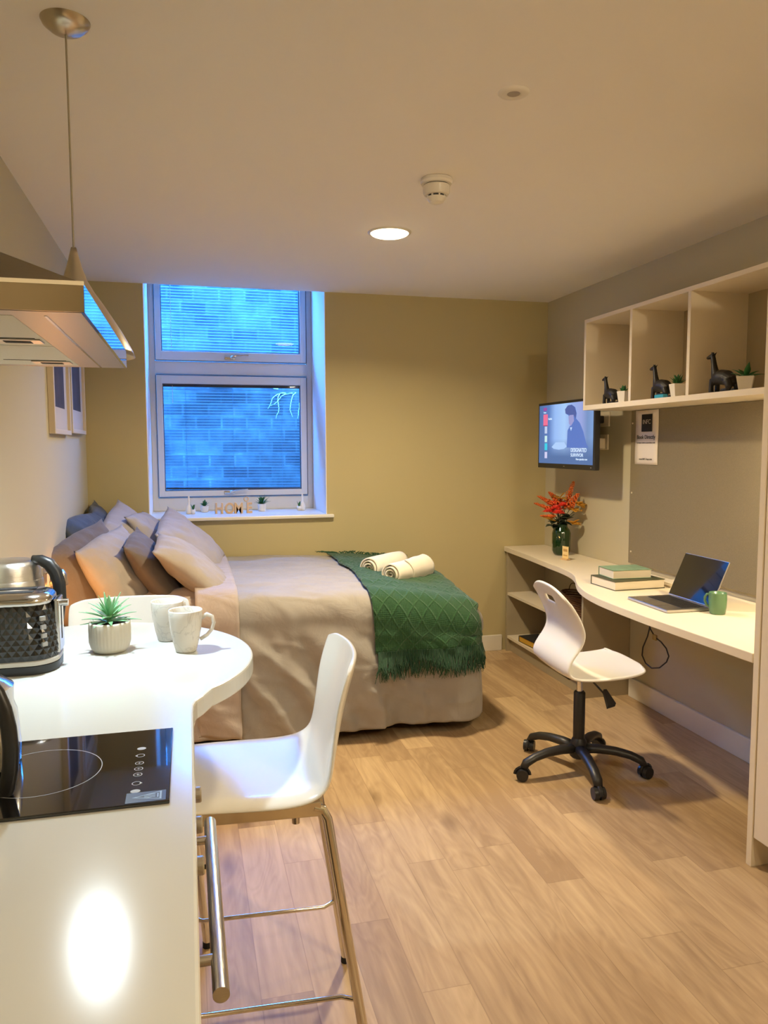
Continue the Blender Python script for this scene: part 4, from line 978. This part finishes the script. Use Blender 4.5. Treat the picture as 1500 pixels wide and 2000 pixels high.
B().box(XR-.012, XR-.004, 3.838, 4.872, .09, z1).build('back_panel', M['lamgrey'], su)
B().box(2.126, XR-.012, 3.838, 4.872, .395, .413).build('shelf', M['lam'], su)
B().box(2.126, XR-.012, 3.838, 4.872, .092, .110).build('shelf', M['lam'], su)
B().box(2.150, 2.165, 3.838, 4.872, 0, .092).build('plinth', M['lamgrey'], su)
# wall cube shelf
sz0, sz1, sx_ = 1.616, 2.106, 2.121
ws = thing('wall_shelf', 'cream three-compartment wall shelf above the desk', 'shelf', (2.27, 3.0, sz0))
B().box(sx_, XR-.002, 2.156, 3.862, sz0, sz0+.026).build('bottom_board', M['lam'], ws, bevel=.001)
B().box(sx_, XR-.002, 2.156, 3.862, sz1-.020, sz1).build('top_board', M['lam'], ws, bevel=.001)
for y in (3.842, 3.395, 2.942, 2.156):
    B().box(sx_+.0005, XR-.003, y, y+.020, sz0+.026, sz1-.020).build('divider', M['lam'], ws)
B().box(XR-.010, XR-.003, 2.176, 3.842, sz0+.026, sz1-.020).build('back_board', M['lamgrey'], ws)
# assumed led under the shelf near the wardrobe, out of view
ul = thing('assumed_undershelf_light', 'assumed warm slim light, unseen under the right end of the wall shelf', 'light', (2.27, 2.45, sz0))
B().box(2.22, 2.28, 2.19, 2.44, sz0-.010, sz0-.001).build('housing', M['alu'], ul)
B().box(2.224, 2.276, 2.195, 2.435, sz0-.0115, sz0-.0099).build('lens', M['ledy'], ul)
l = lamp('assumed_undershelf_lamp', 'AREA', (0, 0, 0), 14, WARM, .05, .23, shape='RECTANGLE'); l.parent = ul; l.location = (-.02, -.135, -.0125)
# pin board
pb = B().box(XR-.019, XR-.001, 2.16, 3.828, .764, 1.6145).build('pin_board', M['felt'], origin=(XR-.01, 3.0, .764), bevel=.001)
tag(pb, 'grey felt pin board on the wall between desk and wall shelf', 'pin board')
def stud(y, z, label):
    tag(B().ball((XR-.021, y, z), .0055, 12, (.6, 1, 1)).build('push_pin', M['plastic2'], origin=(XR-.021, y, z), smooth=True), label, 'pin', 'white studs along the pin board edge')
stud(3.812, 1.545, 'upper white stud at the left edge of the pin board, beside the poster')
stud(3.805, 1.16, 'middle white stud at the left edge of the pin board')
stud(3.800, .83, 'lowest white stud at the left edge of the pin board, near the desk')
# poster
po = thing('poster', 'white poster with a black logo block reading Book Directly, pinned on the board', 'poster', (XR-.02, 3.67, 1.33))
xx = XR-.0205
pp = B(); pp.grid(lambda u, v: (xx-.002*sin(v*pi*2.2)*.6-.0012*u, 3.782-.213*u, 1.320+.292*v), 6, 12); pp.build('sheet', M['paper'], po, smooth=True, solid=.0004)
xq = XR-.0255
B().box(xq, xq+.0006, 3.622, 3.718, 1.497, 1.590).build('logo_block', M['ink'], po)
FM = lambda y, z: frame_m((xq-.0006, y, z), (0, -1, 0), (0, 0, 1))
wi = mat('white_ink', lin((190, 180, 166)), .7)
text('logo_text', 'INFC', .034, wi, po, FM(3.670, 1.538), align='CENTER')
text('headline', 'Book Directly', .030, M['ink'], po, FM(3.674, 1.458), align='CENTER')
text('small_text', 'For all your student accommodation needs', .0098, M['ink'], po, FM(3.674, 1.434), align='CENTER')
text('web_line', 'www.INFC-Stays.com', .0135, M['ink'], po, FM(3.674, 1.345), align='CENTER')
# wall sockets and adapter
def plate(y0, y1, z0, z1, label):
    t = thing('wall_socket', label, 'socket', (XR, (y0+y1)/2, z0), 0, 'white wall sockets beside the television')
    B().box(XR-.010, XR-.001, y0, y1, z0, z1, bev=.003).build('face_plate', M['plastic2'], t)
    w = B(); w.box(XR-.0125, XR-.0098, (y0+y1)/2-.01, (y0+y1)/2+.012, z1-.03, z1-.012); w.build('rocker_switch', M['plastic2'], t)
plate(4.080, 4.226, 1.535, 1.622, 'upper white double socket on the wall behind the television edge')
plate(4.090, 4.236, 1.398, 1.488, 'lower white double socket with a boxy adapter plugged in, beside the television')
ad = B().box(XR-.052, XR-.0105, 4.112, 4.175, 1.404, 1.466, bev=.004).build('power_adapter', M['plastic2'], origin=(XR-.03, 4.14, 1.404))
tag(ad, 'boxy white power adapter in the lower socket beside the television', 'adapter')
pg = B().box(XR-.045, XR-.0105, 4.13, 4.19, 1.555, 1.60, bev=.006).build('mains_plug', M['black'], origin=(XR-.03, 4.16, 1.555))
tag(pg, 'black mains plug in the upper socket behind the television', 'plug')
cb = B(); cb.tube([(XR-.045, 4.16, 1.57), (XR-.07, 4.17, 1.53), (XR-.06, 4.18, 1.46), (XR-.05, 4.185, 1.40), (XR-.045, 4.19, 1.35), (XR-.06, 4.22, 1.33), (XR-.09, 4.26, 1.37)], .0045, 8)
tag(cb.build('power_cable', M['black'], origin=(XR-.05, 4.18, 1.45), smooth=True), 'black cable hanging from the sockets behind the television', 'cable')
# television
ty0, ty1, tz0, tz1, tx = 3.878, 4.590, 1.283, 1.692, 2.205
tv = thing('television', 'wall-mounted black television showing a blue film menu', 'television', (2.25, 4.23, tz0))
B().box(tx, tx+.035, ty0, ty1, tz0, tz1, bev=.004).build('cabinet', M['black'], tv)
B().box(tx+.035, tx+.060, ty0+.10, ty1-.10, tz0+.04, tz1-.10, bev=.008).build('rear_housing', M['black'], tv)
def em(name, c, s=1.0):
    return mat(name, (.02, .02, .02), .25, emit=lin(c), es=s)
sc = bpy.data.materials.new('screen_blue_scene'); sc.use_nodes = True; nt = sc.node_tree; b_ = nt.nodes['Principled BSDF']
tc = N(nt, 'ShaderNodeTexCoord'); s2_ = N(nt, 'ShaderNodeSeparateXYZ'); nt.links.new(tc.outputs['Generated'], s2_.inputs[0])
cr = N(nt, 'ShaderNodeValToRGB'); nt.links.new(MATH(nt, 'SUBTRACT', 1.0, s2_.outputs[1]), cr.inputs[0]); e_ = cr.color_ramp.elements
e_[0].position = 0; e_[0].color = (*lin((70, 110, 170)), 1); e_[1].position = 1; e_[1].color = (*lin((120, 160, 215)), 1)
for p_, c_ in ((.2, (84, 126, 196)), (.32, (150, 190, 250)), (.5, (168, 208, 255)), (.62, (150, 180, 240)), (.8, (150, 165, 225)), (.9, (110, 145, 200))):
    q_ = e_.new(p_); q_.color = (*lin(c_), 1)
mz = N(nt, 'ShaderNodeMapRange', i_1=.12, i_2=.42, i_3=1.0, i_4=0.0); nt.links.new(s2_.outputs[2], mz.inputs[0])
mm = N(nt, 'ShaderNodeMix', data_type='RGBA'); nt.links.new(mz.outputs[0], mm.inputs[0]); nt.links.new(cr.outputs[0], mm.inputs[6]); mm.inputs[7].default_value = (*lin((72, 112, 170)), 1)
nt.links.new(mm.outputs[2], b_.inputs['Emission Color']); b_.inputs['Emission Strength'].default_value = .95; b_.inputs['Base Color'].default_value = (.02, .02, .02, 1); b_.inputs['Roughness'].default_value = .2
s_y0, s_y1, s_z0, s_z1 = ty0+.016, ty1-.016, tz0+.030, tz1-.016
scr = B().box(tx-.0008, tx+.002, s_y0, s_y1, s_z0, s_z1).build('screen', sc, tv)
SP = lambda u, v, d=.0012: (tx-d, s_y1-(s_y1-s_y0)*u, s_z0+(s_z1-s_z0)*v)   # u: left->right as seen, v up
def spoly(name, pts, m, d=.0012): return B().poly([SP(u, v, d) for u, v in pts]).build(name, m, scr)
def srect(name, u0, u1, v0, v1, m, d=.0014): return spoly(name, [(u0, v0), (u1, v0), (u1, v1), (u0, v1)], m, d)
spoly('screen_figure', [(.55, .27), (.56, .55), (.60, .62), (.64, .66), (.60, .72), (.57, .80), (.52, .83), (.51, .90), (.56, .96), (.63, .965), (.69, .92), (.72, .82), (.71, .74), (.78, .66), (.84, .52), (.89, .34), (.93, .27)], em('screen_figure_blue', (78, 116, 196)))
spoly('screen_face', [(.585, .66), (.575, .78), (.60, .80), (.665, .80), (.675, .70), (.62, .62)], em('screen_face_tone', (150, 152, 206)), .0016)
spoly('screen_hair', [(.52, .83), (.51, .90), (.56, .96), (.63, .965), (.69, .92), (.715, .82), (.70, .74), (.665, .80), (.60, .80)], em('screen_hair_tone', (66, 90, 160)), .0018)
spoly('screen_collar', [(.605, .60), (.625, .54), (.645, .60)], em('screen_white', (190, 215, 250)), .0020)
spoly('screen_table', [(.26, .28), (.30, .25), (.40, .235), (.50, .25), (.55, .29), (.50, .36), (.34, .36)], em('screen_pale_blue', (170, 205, 250)))
pk = em('screen_pink', (236, 110, 150)); srect('menu_tile', .085, .175, .655, .845, pk); srect('menu_line', .085, .175, .645, .657, em('screen_red', (180, 40, 90)), .0016)
srect('menu_tile', .115, .165, .515, .635, em('screen_tile_grey', (190, 205, 235))); srect('menu_tile', .117, .167, .365, .475, em('screen_tile_white', (200, 235, 235)))
srect('menu_tile', .117, .172, .225, .345, em('screen_tile_cyan', (40, 205, 230))); srect('menu_tile', .120, .172, .085, .195, em('screen_tile_lilac', (206, 205, 240)))
srect('menu_tile', .085, .155, .905, .96, em('screen_magenta', (150, 70, 160)))
swt = em('screen_text_white', (215, 235, 255), 1.1)
TM = lambda u, v: frame_m(SP(u, v, .0022), (0, -1, 0), (0, 0, 1))
text('menu_text', 'Netflix', .018, swt, scr, TM(.19, .745)); text('menu_text', 'Home', .014, swt, scr, TM(.09, .865))
text('film_title', 'DESIGNATED', .034, swt, scr, TM(.625, .200), sx=.92); text('film_title', 'SURVIVOR', .028, swt, scr, TM(.625, .125), sx=1.15)
text('menu_text', 'New episodes now', .017, swt, scr, TM(.72, .070)); 
B().box(tx-.0006, tx+.001, 4.225, 4.243, tz0+.012, tz0+.019).build('brand_mark', mat('dim_chrome', (.25, .25, .25), .3, metal=1), tv)
B().box(tx-.0006, tx+.001, ty0+.03, ty0+.04, tz0+.012, tz0+.017).build('standby_light', M['ledw'] if False else mat('standby_dot', (.5, .5, .5), .4), tv)
bk = B(); bk.box(XR-.012, XR-.001, 4.20, 4.34, 1.40, 1.60, bev=.002); bk.box(tx+.058, XR-.010, 4.24, 4.27, 1.46, 1.53); bk.box(tx+.058, XR-.010, 4.28, 4.30, 1.47, 1.52)
bk.build('wall_bracket', M['black'], tv)
# desk-top things
vx, vy = 2.292, 4.42
vs = thing('glass_vase', 'dark green fluted glass vase holding flowers, at the far end of the desk', 'vase', (vx, vy, DZ))
flu = lambda a, z: 1+.022*cos(12*a)*(1 if .02 < z < .16 else 0)
B().lathe([(.0, .002), (.040, .0), (.050, .012), (.0565, .030), (.0570, .140), (.052, .160), (.040, .176), (.037, .190), (.041, .196), (.038, .196), (.034, .188), (.050, .156), (.054, .138), (.0535, .032), (.044, .012), (.0, .008)], (vx, vy, DZ+.0005), 96, fn=flu, close_bottom=False).build('vase_body', M['vase'], vs, smooth=True)
fl = thing('flower_bouquet', 'bouquet of red blooms, orange plumes and yellow leaves in the green vase', 'flowers', (vx, vy, DZ+.19))
rnd = random.Random(21)
st_ = B()
red = mat('coral_red_petal', lin((214, 58, 40)), .6, var=.3, vscale=30); orn = mat('orange_plume', lin((214, 104, 38)), .7, var=.3, vscale=40); yel = mat('yellow_leaf', lin((204, 152, 52)), .6, var=.25, vscale=25); oli = mat('dark_olive_leaf', lin((30, 44, 30)), .5, var=.3, vscale=30)
top = Vector((vx, vy, DZ+.19))
VL, VU = Vector((-.35, .93, 0)).normalized(), Vector((0, 0, 1))     # image-left runs mostly along +y/-x
def hp(a, h, d=0.0): return top+Vector((-.80, .59, 0)).normalized()*a+Vector((-.59, -.80, 0))*d+VU*h
def stem(p): st_.tube([top-VU*.13, top*.6+p*.4+VU*.01, p], .0022, 6)
blooms = [(.030, .105, .03), (.075, .085, .02), (-.015, .125, .02), (.055, .130, -.01), (.010, .080, .05)]
for a, h, d in blooms:
    p = hp(a, h, d); stem(p); rb = B()
    for lay in range(4):
        for k in range(7):
            az = 2*pi*k/7+lay*.4+rnd.uniform(-.2, .2); leafblade(rb, p, az, radians(10+lay*22), .046*(1-.12*lay), .017, .15, 5, .5)
    rb.build('flower_head', red, fl, smooth=True, solid=.0008)
def plume(p0, p1, w):
    b = B(); n = 15
    for i in range(n):
        t = i/(n-1); c = Vector(p0).lerp(Vector(p1), t)
        for k in range(6):
            az = 2*pi*k/6+i*.7; L = w*(1-.6*t)*rnd.uniform(.6, 1.2); leafblade(b, c, az, radians(rnd.uniform(5, 70)), L, .0052, .05, 4)
            b.ball(c+Vector((cos(az)*L*.75, sin(az)*L*.75, L*.5)), .0055*(1-.4*t), 6)
    b.tube([p0, p1], .0018, 5); return b
for a0_, h0, a1_, h1, w_, d in ((-.02, .10, -.070, .268, .034, .0), (.06, .12, .145, .175, .034, .0), (.07, .09, .165, .130, .034, .01), (-.05, .10, -.10, .195, .040, .02), (.02, .13, .08, .20, .034, -.02), (.05, .05, .12, .055, .026, .04)):
    p0, p1 = hp(a0_, h0, d), hp(a1_, h1, d); stem(p0); plume(p0, p1, w_).build('orange_plume', orn, fl, smooth=True)
for a0_, h0, k_ in ((-.13, .09, 5), (-.10, .01, 4), (.02, .17, 4), (-.15, .13, 4), (.10, .03, 3)):
    p = hp(a0_*.6, h0*.8, 0); stem(p); yb_ = B()
    for k in range(k_):
        leafblade(yb_, hp(a0_*.7, h0, .01*k), rnd.uniform(0, 6.28), radians(rnd.uniform(-10, 60)), .066, .026, .25, 7, .3)
    yb_.build('yellow_leaf_spray', yel, fl, smooth=True, solid=.0008)
for a0_, h0 in ((.06, .02), (.085, .0), (-.05, .04), (-.07, .06), (.03, -.005), (-.03, .02)):
    db = B()
    for k in range(5): leafblade(db, hp(a0_*.6, h0, .02), rnd.uniform(0, 6.28), radians(rnd.uniform(-25, 40)), .055, .024, .25, 6, .3)
    db.build('dark_leaf', oli, fl, smooth=True, solid=.0008)
st_.build('stems', oli, fl, smooth=True)
# small card holder
cd = thing('card_holder', 'small oak block holding a cream printed card, in front of the vase', 'card', (2.19, 4.15, DZ))
R3 = frame_m((2.215, 4.215, DZ+.001), (.25, -.97, 0), (0, 0, 1))
B().box(-.028, .028, .0, .008, -.014, .014, m=R3).build('block', M['oak'], cd)
B().box(-.026, .026, .006, .082, -.001, .001, m=R3).build('card', mat('cream_card', lin((236, 210, 150)), .7), cd)
B().box(-.018, .018, .050, .066, .001, .0014, m=R3).build('printed_line', mat('tan_ink', lin((190, 150, 90)), .8), cd)
B().box(-.018, .018, .024, .030, .001, .0014, m=R3).build('printed_line', bpy.data.materials['tan_ink'], cd)
# books on desk
def book(cx, cy, z, lx, ly, h, rz, cover, label, name='book', group=None, pages='pages'):
    t = thing(name, label, 'book', (cx, cy, z), rz, group)
    c = .0028
    B().box(-lx/2+.003, lx/2-.003, -ly/2+.003, ly/2-.001, c, h-c).build('page_block', M[pages], t, local=True)
    b = B(); b.box(-lx/2, lx/2, -ly/2, ly/2, 0, c); b.box(-lx/2, lx/2, -ly/2, ly/2, h-c, h); b.box(-lx/2, lx/2, ly/2-.001, ly/2+.003, 0, h)
    b.build('cover', cover, t, local=True, bevel=.0006)
    return t
book(2.098, 3.345, DZ+.0008, .278, .212, .044, radians(2), M['greencover'], 'large dark-green hardback lying on the desk, lower of the two')
b2 = book(2.095, 3.365, DZ+.0455, .205, .150, .043, radians(-3), M['palegreen'], 'thick pale-green paperback on top of the dark-green hardback')
# another stack part behind laptop : slim white notebook
book(2.315, 3.20, DZ+.0008, .10, .26, .022, radians(0), M['lam'], 'slim cream notebook lying against the wall behind the books')
# laptop
lx0 = Vector((1.914, 3.040, DZ+.0005)); lx1 = Vector((1.918, 2.756, DZ+.0005))
lap = thing('laptop', 'open grey laptop with a dark screen on the desk', 'laptop', (2.02, 2.91, DZ))
D1 = Vector((1, -.02, 0)).normalized(); W1 = Vector((-.02, -1, 0)).normalized()
o = Vector((1.913, 3.045, DZ+.0008)); F = frame_m(o, D1, -W1)      # X depth towards wall, Y = -W1 (towards far end)
B().box(0, .212, -.304, 0, 0, .0125, bev=.003, m=F).build('base', M['alu'], lap)
kb_ = B().box(.085, .196, -.280, -.024, .0126, .0132, m=F).build('keyboard', M['black'], lap)
ks = B()
for r_ in range(6):
    for c_ in range(14): ks.box(.088+r_*.0178, .088+r_*.0178+.0155, -.277+c_*.01805, -.277+c_*.01805+.0155, .0132, .0142, m=F)
ks.build('keys', M['blacksat'], kb_)
B().box(.008, .078, -.205, -.10, .0126, .0129, m=F).build('trackpad', mat('trackpad_grey', lin((120, 112, 100)), .4, metal=.6), lap)
ang = radians(24); U1 = Vector((sin(ang)*D1.x, sin(ang)*D1.y, cos(ang)))
so_ = o+D1*.209+Vector((0, 0, .014)); G = frame_m(so_, -W1, U1)     # X towards far end, Y up the lid ; normal = X x Y
sd_ = B().box(-.304, 0, 0, .205, -.0025, .0030, bev=.002, m=G).build('lid', M['alu'], lap)
nrm = (-W1).cross(U1); sgn = 1 if nrm.dot(Vector((-1, 0, .4))) > 0 else -1
B().box(-.301, -.003, .004, .202, sgn*.0030, sgn*.0036, m=G).build('screen', M['screenb'], lap)
# green mug
gm_ = thing('mug', 'green ceramic mug on the desk beside the laptop', 'mug', (2.105, 2.685, DZ+.0005), radians(118))
B().lathe([(0, 0), (.028, 0), (.031, .003), (.0345, .03), (.0355, .06), (.0345, .086), (.0350, .088), (.0325, .088), (.0325, .05), (.030, .012), (0, .008)], (0, 0, 0), 40, close_bottom=False).build('cup', M['greenmug'], gm_, smooth=True, local=True)
B().tube([(.034, 0, .076), (.046, 0, .075), (.054, 0, .062), (.054, 0, .046), (.046, 0, .030), (.033, 0, .024)], .0055, 10).build('handle', M['greenmug'], gm_, smooth=True, local=True)
# laptop charger lead
pc = thing('laptop_charger', 'black charger lead trailing on the desk behind the green mug', 'cable', (2.33, 2.6, DZ))
B().box(2.300, 2.345, 2.615, 2.675, DZ+.001, DZ+.028, bev=.004).build('plug', M['black'], pc)
B().tube([(2.320, 2.616, DZ+.014), (2.322, 2.57, DZ+.016), (2.318, 2.48, DZ+.012), (2.300, 2.38, DZ+.008), (2.28, 2.28, DZ+.005), (2.27, 2.17, DZ+.005)], .0035, 8).build('lead', M['black'], pc, smooth=True)
# cable under the desk
cu = thing('hanging_cable', 'black cable looping down below the desk', 'cable', (2.05, 3.0, DZ-.035))
B().tube([(2.05, 3.065, .695), (2.05, 3.06, .66), (2.05, 3.07, .60), (2.05, 3.09, .54), (2.05, 3.125, .48), (2.05, 3.13, .44), (2.05, 3.10, .41), (2.05, 3.05, .40), (2.05, 2.99, .42), (2.05, 2.94, .46), (2.05, 2.925, .49), (2.05, 2.945, .52), (2.05, 2.985, .54), (2.05, 3.03, .55), (2.05, 3.07, .58), (2.05, 3.08, .605), (2.05, 3.06, .63), (2.05, 3.01, .640), (2.05, 2.985, .66), (2.05, 2.983, .695)], .0032, 8).build('lead', M['black'], cu, smooth=True)
B().box(2.044, 2.054, 3.018, 3.045, .537, .562, bev=.002).build('cable_tag', mat('tan_label', lin((150, 124, 74)), .7), cu)
# shelf-unit contents
bs = thing('wicker_basket', 'brown wicker basket with thin hoop handles on the middle shelf under the desk', 'basket', (2.26, 4.12, .413))
wb_ = B()
for k in range(9):
    z = .421+k*.014; wb_.tube([(2.26+.085*cos(a*pi/20)*(1+.02*((a+k) % 2)), 4.10+.175*sin(a*pi/20)*(1+.02*((a+k) % 2)), z) for a in range(40)], .0062, 5, closed=True)
wb_.box(2.19, 2.33, 3.96, 4.24, .414, .420)
wb_.build('woven_body', M['basket'], bs)
for sy_ in (-1, 1):
    B().tube([(2.26+.0*a, 4.10+sy_*.085+.06*cos(a*pi/12), .535+.055*sin(a*pi/12)) for a in range(13)], .003, 6).build('hoop_handle', M['darkwood'], bs, smooth=True)
rb_ = book(2.215, 4.60, .1108, .15, .20, .040, radians(4), M['rubber'], 'dark-covered book with yellow page edges on the bottom shelf under the desk')
for ch in rb_.children:
    if ch.name.startswith('page'): ch.data.materials[0] = M['yellowbook']
# giraffe figurines
def giraffe():
    t = None
    b = B()
    b.tube([(0, -.090, .030), (0, -.075, .045), (0, -.045, .060), (0, -.010, .066), (0, .020, .060), (0, .040, .045)], [.012, .026, .032, .032, .026, .012], 16)
    b.tube([(0, .010, .055), (0, .024, .075), (0, .034, .10), (0, .040, .125), (0, .046, .150), (0, .050, .158)], [.026, .021, .0145, .0115, .0105, .010], 16)
    b.tube([(0, .044, .160), (0, .058, .158), (0, .074, .156), (0, .086, .154)], [.011, .0115, .0085, .0055], 14)
    for s in (-1, 1):
        b.tube([(s*.013, .030, .060), (s*.015, .034, .03), (s*.015, .034, .004)], [.013, .010, .011], 10)
        b.tube([(s*.017, -.070, .045), (s*.021, -.085, .022), (s*.019, -.075, .006)], [.022, .014, .010], 10)
        b.tube([(s*.019, -.075, .008), (s*.018, -.035, .007)], [.010, .008], 8)
        b.tube([(s*.006, .044, .166), (s*.010, .036, .175)], [.004, .002], 8)
        b.tube([(s*.004, .052, .167), (s*.005, .050, .178)], [.0022, .0028], 8)
    b.box(-.02, .02, .022, .046, .0, .006)
    o = b.build('giraffe_figurine', M['darkwood'], smooth=True, local=True)
    r = o.modifiers.new('remesh', 'REMESH'); r.mode = 'VOXEL'; r.voxel_size = .0028; r.use_smooth_shade = True
    sm = o.modifiers.new('smooth', 'SMOOTH'); sm.factor = .5; sm.iterations = 5
    return o
gf = giraffe(); ZS = sz0+.0262
gf.location = (2.185, 3.698, ZS); gf.scale = (.86,)*3; tag(gf, 'smallest dark giraffe figurine, in the far left shelf compartment', 'figurine', 'dark giraffe figurines')
for loc, s_, lb in (((2.185, 3.248, ZS), .95, 'middle-sized dark giraffe figurine, in the centre shelf compartment'), ((2.185, 2.822, ZS), 1.0, 'largest dark giraffe figurine, in the compartment nearest the wardrobe')):
    c = gf.copy(); COL.objects.link(c); c.location = loc; c.scale = (s_,)*3; c['label'] = lb
pot_plant('potted_plant', 'small green plant in a white square pot by the smallest giraffe', 2.175, 3.545, ZS, .030, .058, True, 6, .038, .009, .4, 45, group='square potted plants on the wall shelf', rows=2)
pot_plant('potted_plant', 'bushy green plant in a white square pot by the middle giraffe', 2.175, 3.095, ZS, .036, .060, True, 9, .050, .0075, 1.4, 40, group='square potted plants on the wall shelf', rows=3)
pot_plant('potted_plant', 'broad-leaved green plant in a white square pot by the largest giraffe', 2.175, 2.655, ZS, .040, .055, True, 5, .075, .011, 2.4, 30, group='square potted plants on the wall shelf', rows=2)
bl = thing('soap_box', 'small blue box in front of the middle giraffe on the shelf', 'box', (2.145, 3.17, ZS))
B().box(2.128, 2.152, 3.135, 3.205, ZS, ZS+.016, bev=.002).build('box_body', M['teal'], bl)
B().box(2.130, 2.150, 3.145, 3.195, ZS+.016, ZS+.022, bev=.002).build('dark_lid', M['black'], bl)
# wardrobe at the right edge
wr = thing('wardrobe', 'tall cream wardrobe cut off by the right edge of the photo', 'wardrobe', (2.13, 1.5, 0))
B().box(1.815, XR-.018, 2.104, 2.128, 0, 2.100, bev=.001).build('side_panel', M['lam'], wr)
B().box(1.840, XR-.018, 1.14, 2.103, .10, 2.100).build('carcass', M['lamgrey'], wr)
B().box(1.818, 1.836, 1.70, 2.0995, .105, 2.095, bev=.0015).build('door', M['lam'], wr)
B().box(1.818, 1.836, 1.145, 1.695, .105, 2.095, bev=.0015).build('door', M['lam'], wr)
B().box(1.905, 1.921, 1.14, 2.102, 0, .10).build('plinth', M['trim'], wr)
# ================================================================== SWIVEL CHAIR
ch = thing('swivel_chair', 'white moulded swivel chair with a black five-star base, at the desk', 'chair', (1.632, 2.955, 0), radians(-3))
# shell profile: x forward(+), z
pr = [(-.172, .845, .160), (-.166, .832, .170), (-.152, .805, .178), (-.143, .788, .182), (-.131, .761, .187), (-.118, .735, .190), (-.102, .695, .193), (-.096, .650, .191), (-.108, .605, .186), (-.132, .562, .184), (-.148, .525, .186), (-.146, .492, .190), (-.126, .468, .196), (-.090, .458, .200), (-.03, .455, .204), (.05, .456, .206), (.12, .459, .203), (.18, .466, .196), (.225, .477, .184), (.245, .485, .172)]
b = B(); NV = 20; rows = []
for i, (x, z, w) in enumerate(pr):
    row = []
    for j in range(NV+1):
        s = -1+2*j/NV; bk_ = max(0, min(1, (12-i)/4)); st__ = 1-bk_
        xo = x+bk_*.030*abs(s)**2.2*(1 if i > 6 else .6)
        zo = z+st__*(.010*abs(s)**2.4)
        if i <= 5: zo -= (.042, .036, .026, .018, .012, .006)[i]*abs(s)**2.6
        if i >= 18: xo -= (.014, .05)[i-18]*abs(s)**3
        row.append(b.bm.verts.new((xo, s*w, zo)))
    rows.append(row)
for i in range(len(pr)-1):
    for j in range(NV):
        if i in (3, ) and 8 <= j <= 12: continue
        b.bm.faces.new((rows[i][j], rows[i][j+1], rows[i+1][j+1], rows[i+1][j]))
b.build('seat_shell', M['plastic'], ch, smooth=True, solid=.013, subsurf=2, local=True)
u = B(); u.box(-.09, .09, -.08, .08, .436, .449, bev=.004); u.build('seat_plate', M['black'], ch, local=True)
B().cyl((0, 0, .355), (0, 0, .437), .014, seg=20).build('piston', M['chrome'], ch, smooth=True, local=True, angle=40)
B().lathe([(.024, .145), (.025, .15), (.025, .352), (.021, .358), (0, .358)], (0, 0, 0), 28).build('column_cover', M['blacksat'], ch, smooth=True, local=True, angle=40)
lv_ = B(); lv_.tube([(.01, -.03, .436), (.02, -.075, .425), (.045, -.14, .385)], .004, 8); lv_.poly([(.038, -.135, .392), (.052, -.135, .392), (.072, -.180, .345), (.030, -.190, .340)], (.006, .003, .012)); lv_.build('height_lever', M['black'], ch, local=True)
B().lathe([(.030, .062), (.038, .070), (.040, .10), (.034, .135), (.026, .150)], (0, 0, 0), 28).build('hub', M['blacksat'], ch, smooth=True, local=True, angle=40)
for k in range(5):
    a = radians(189+72*k); d = Vector((cos(a), sin(a), 0)); P = lambda r, z: d*r+Vector((0, 0, z))
    arm = B().tube([P(.02, .105), P(.09, .108), P(.16, .104), P(.22, .092), P(.262, .074), P(.276, .052)], [.026, .024, .022, .021, .021, .018], 14, flat=.82, upv=(0, 0, 1)).build('base_arm', M['blacksat'], ch, smooth=True, local=True)
    sw = a+radians(60+37*k); e = Vector((cos(sw), sin(sw), 0)); c0 = P(.280, .027)
    cs = B()
    for s in (-1, 1): cs.cyl(c0+e*(s*.005)+e.cross(Vector((0, 0, 1)))*.0, c0+e*(s*.024), .0265, .0245, seg=24)
    cs.tube([P(.276, .030), P(.276, .056)], .008, 10)
    f2 = e.cross(Vector((0, 0, 1)))
    cs.tube([c0+f2*(.030*cos(t_))+Vector((0, 0, .030*sin(t_))) for t_ in [q*pi/8 for q in range(9)]], .006, 6, flat=1.6)
    cs.build('castor', M['black'], ch, smooth=True, local=True, angle=40)
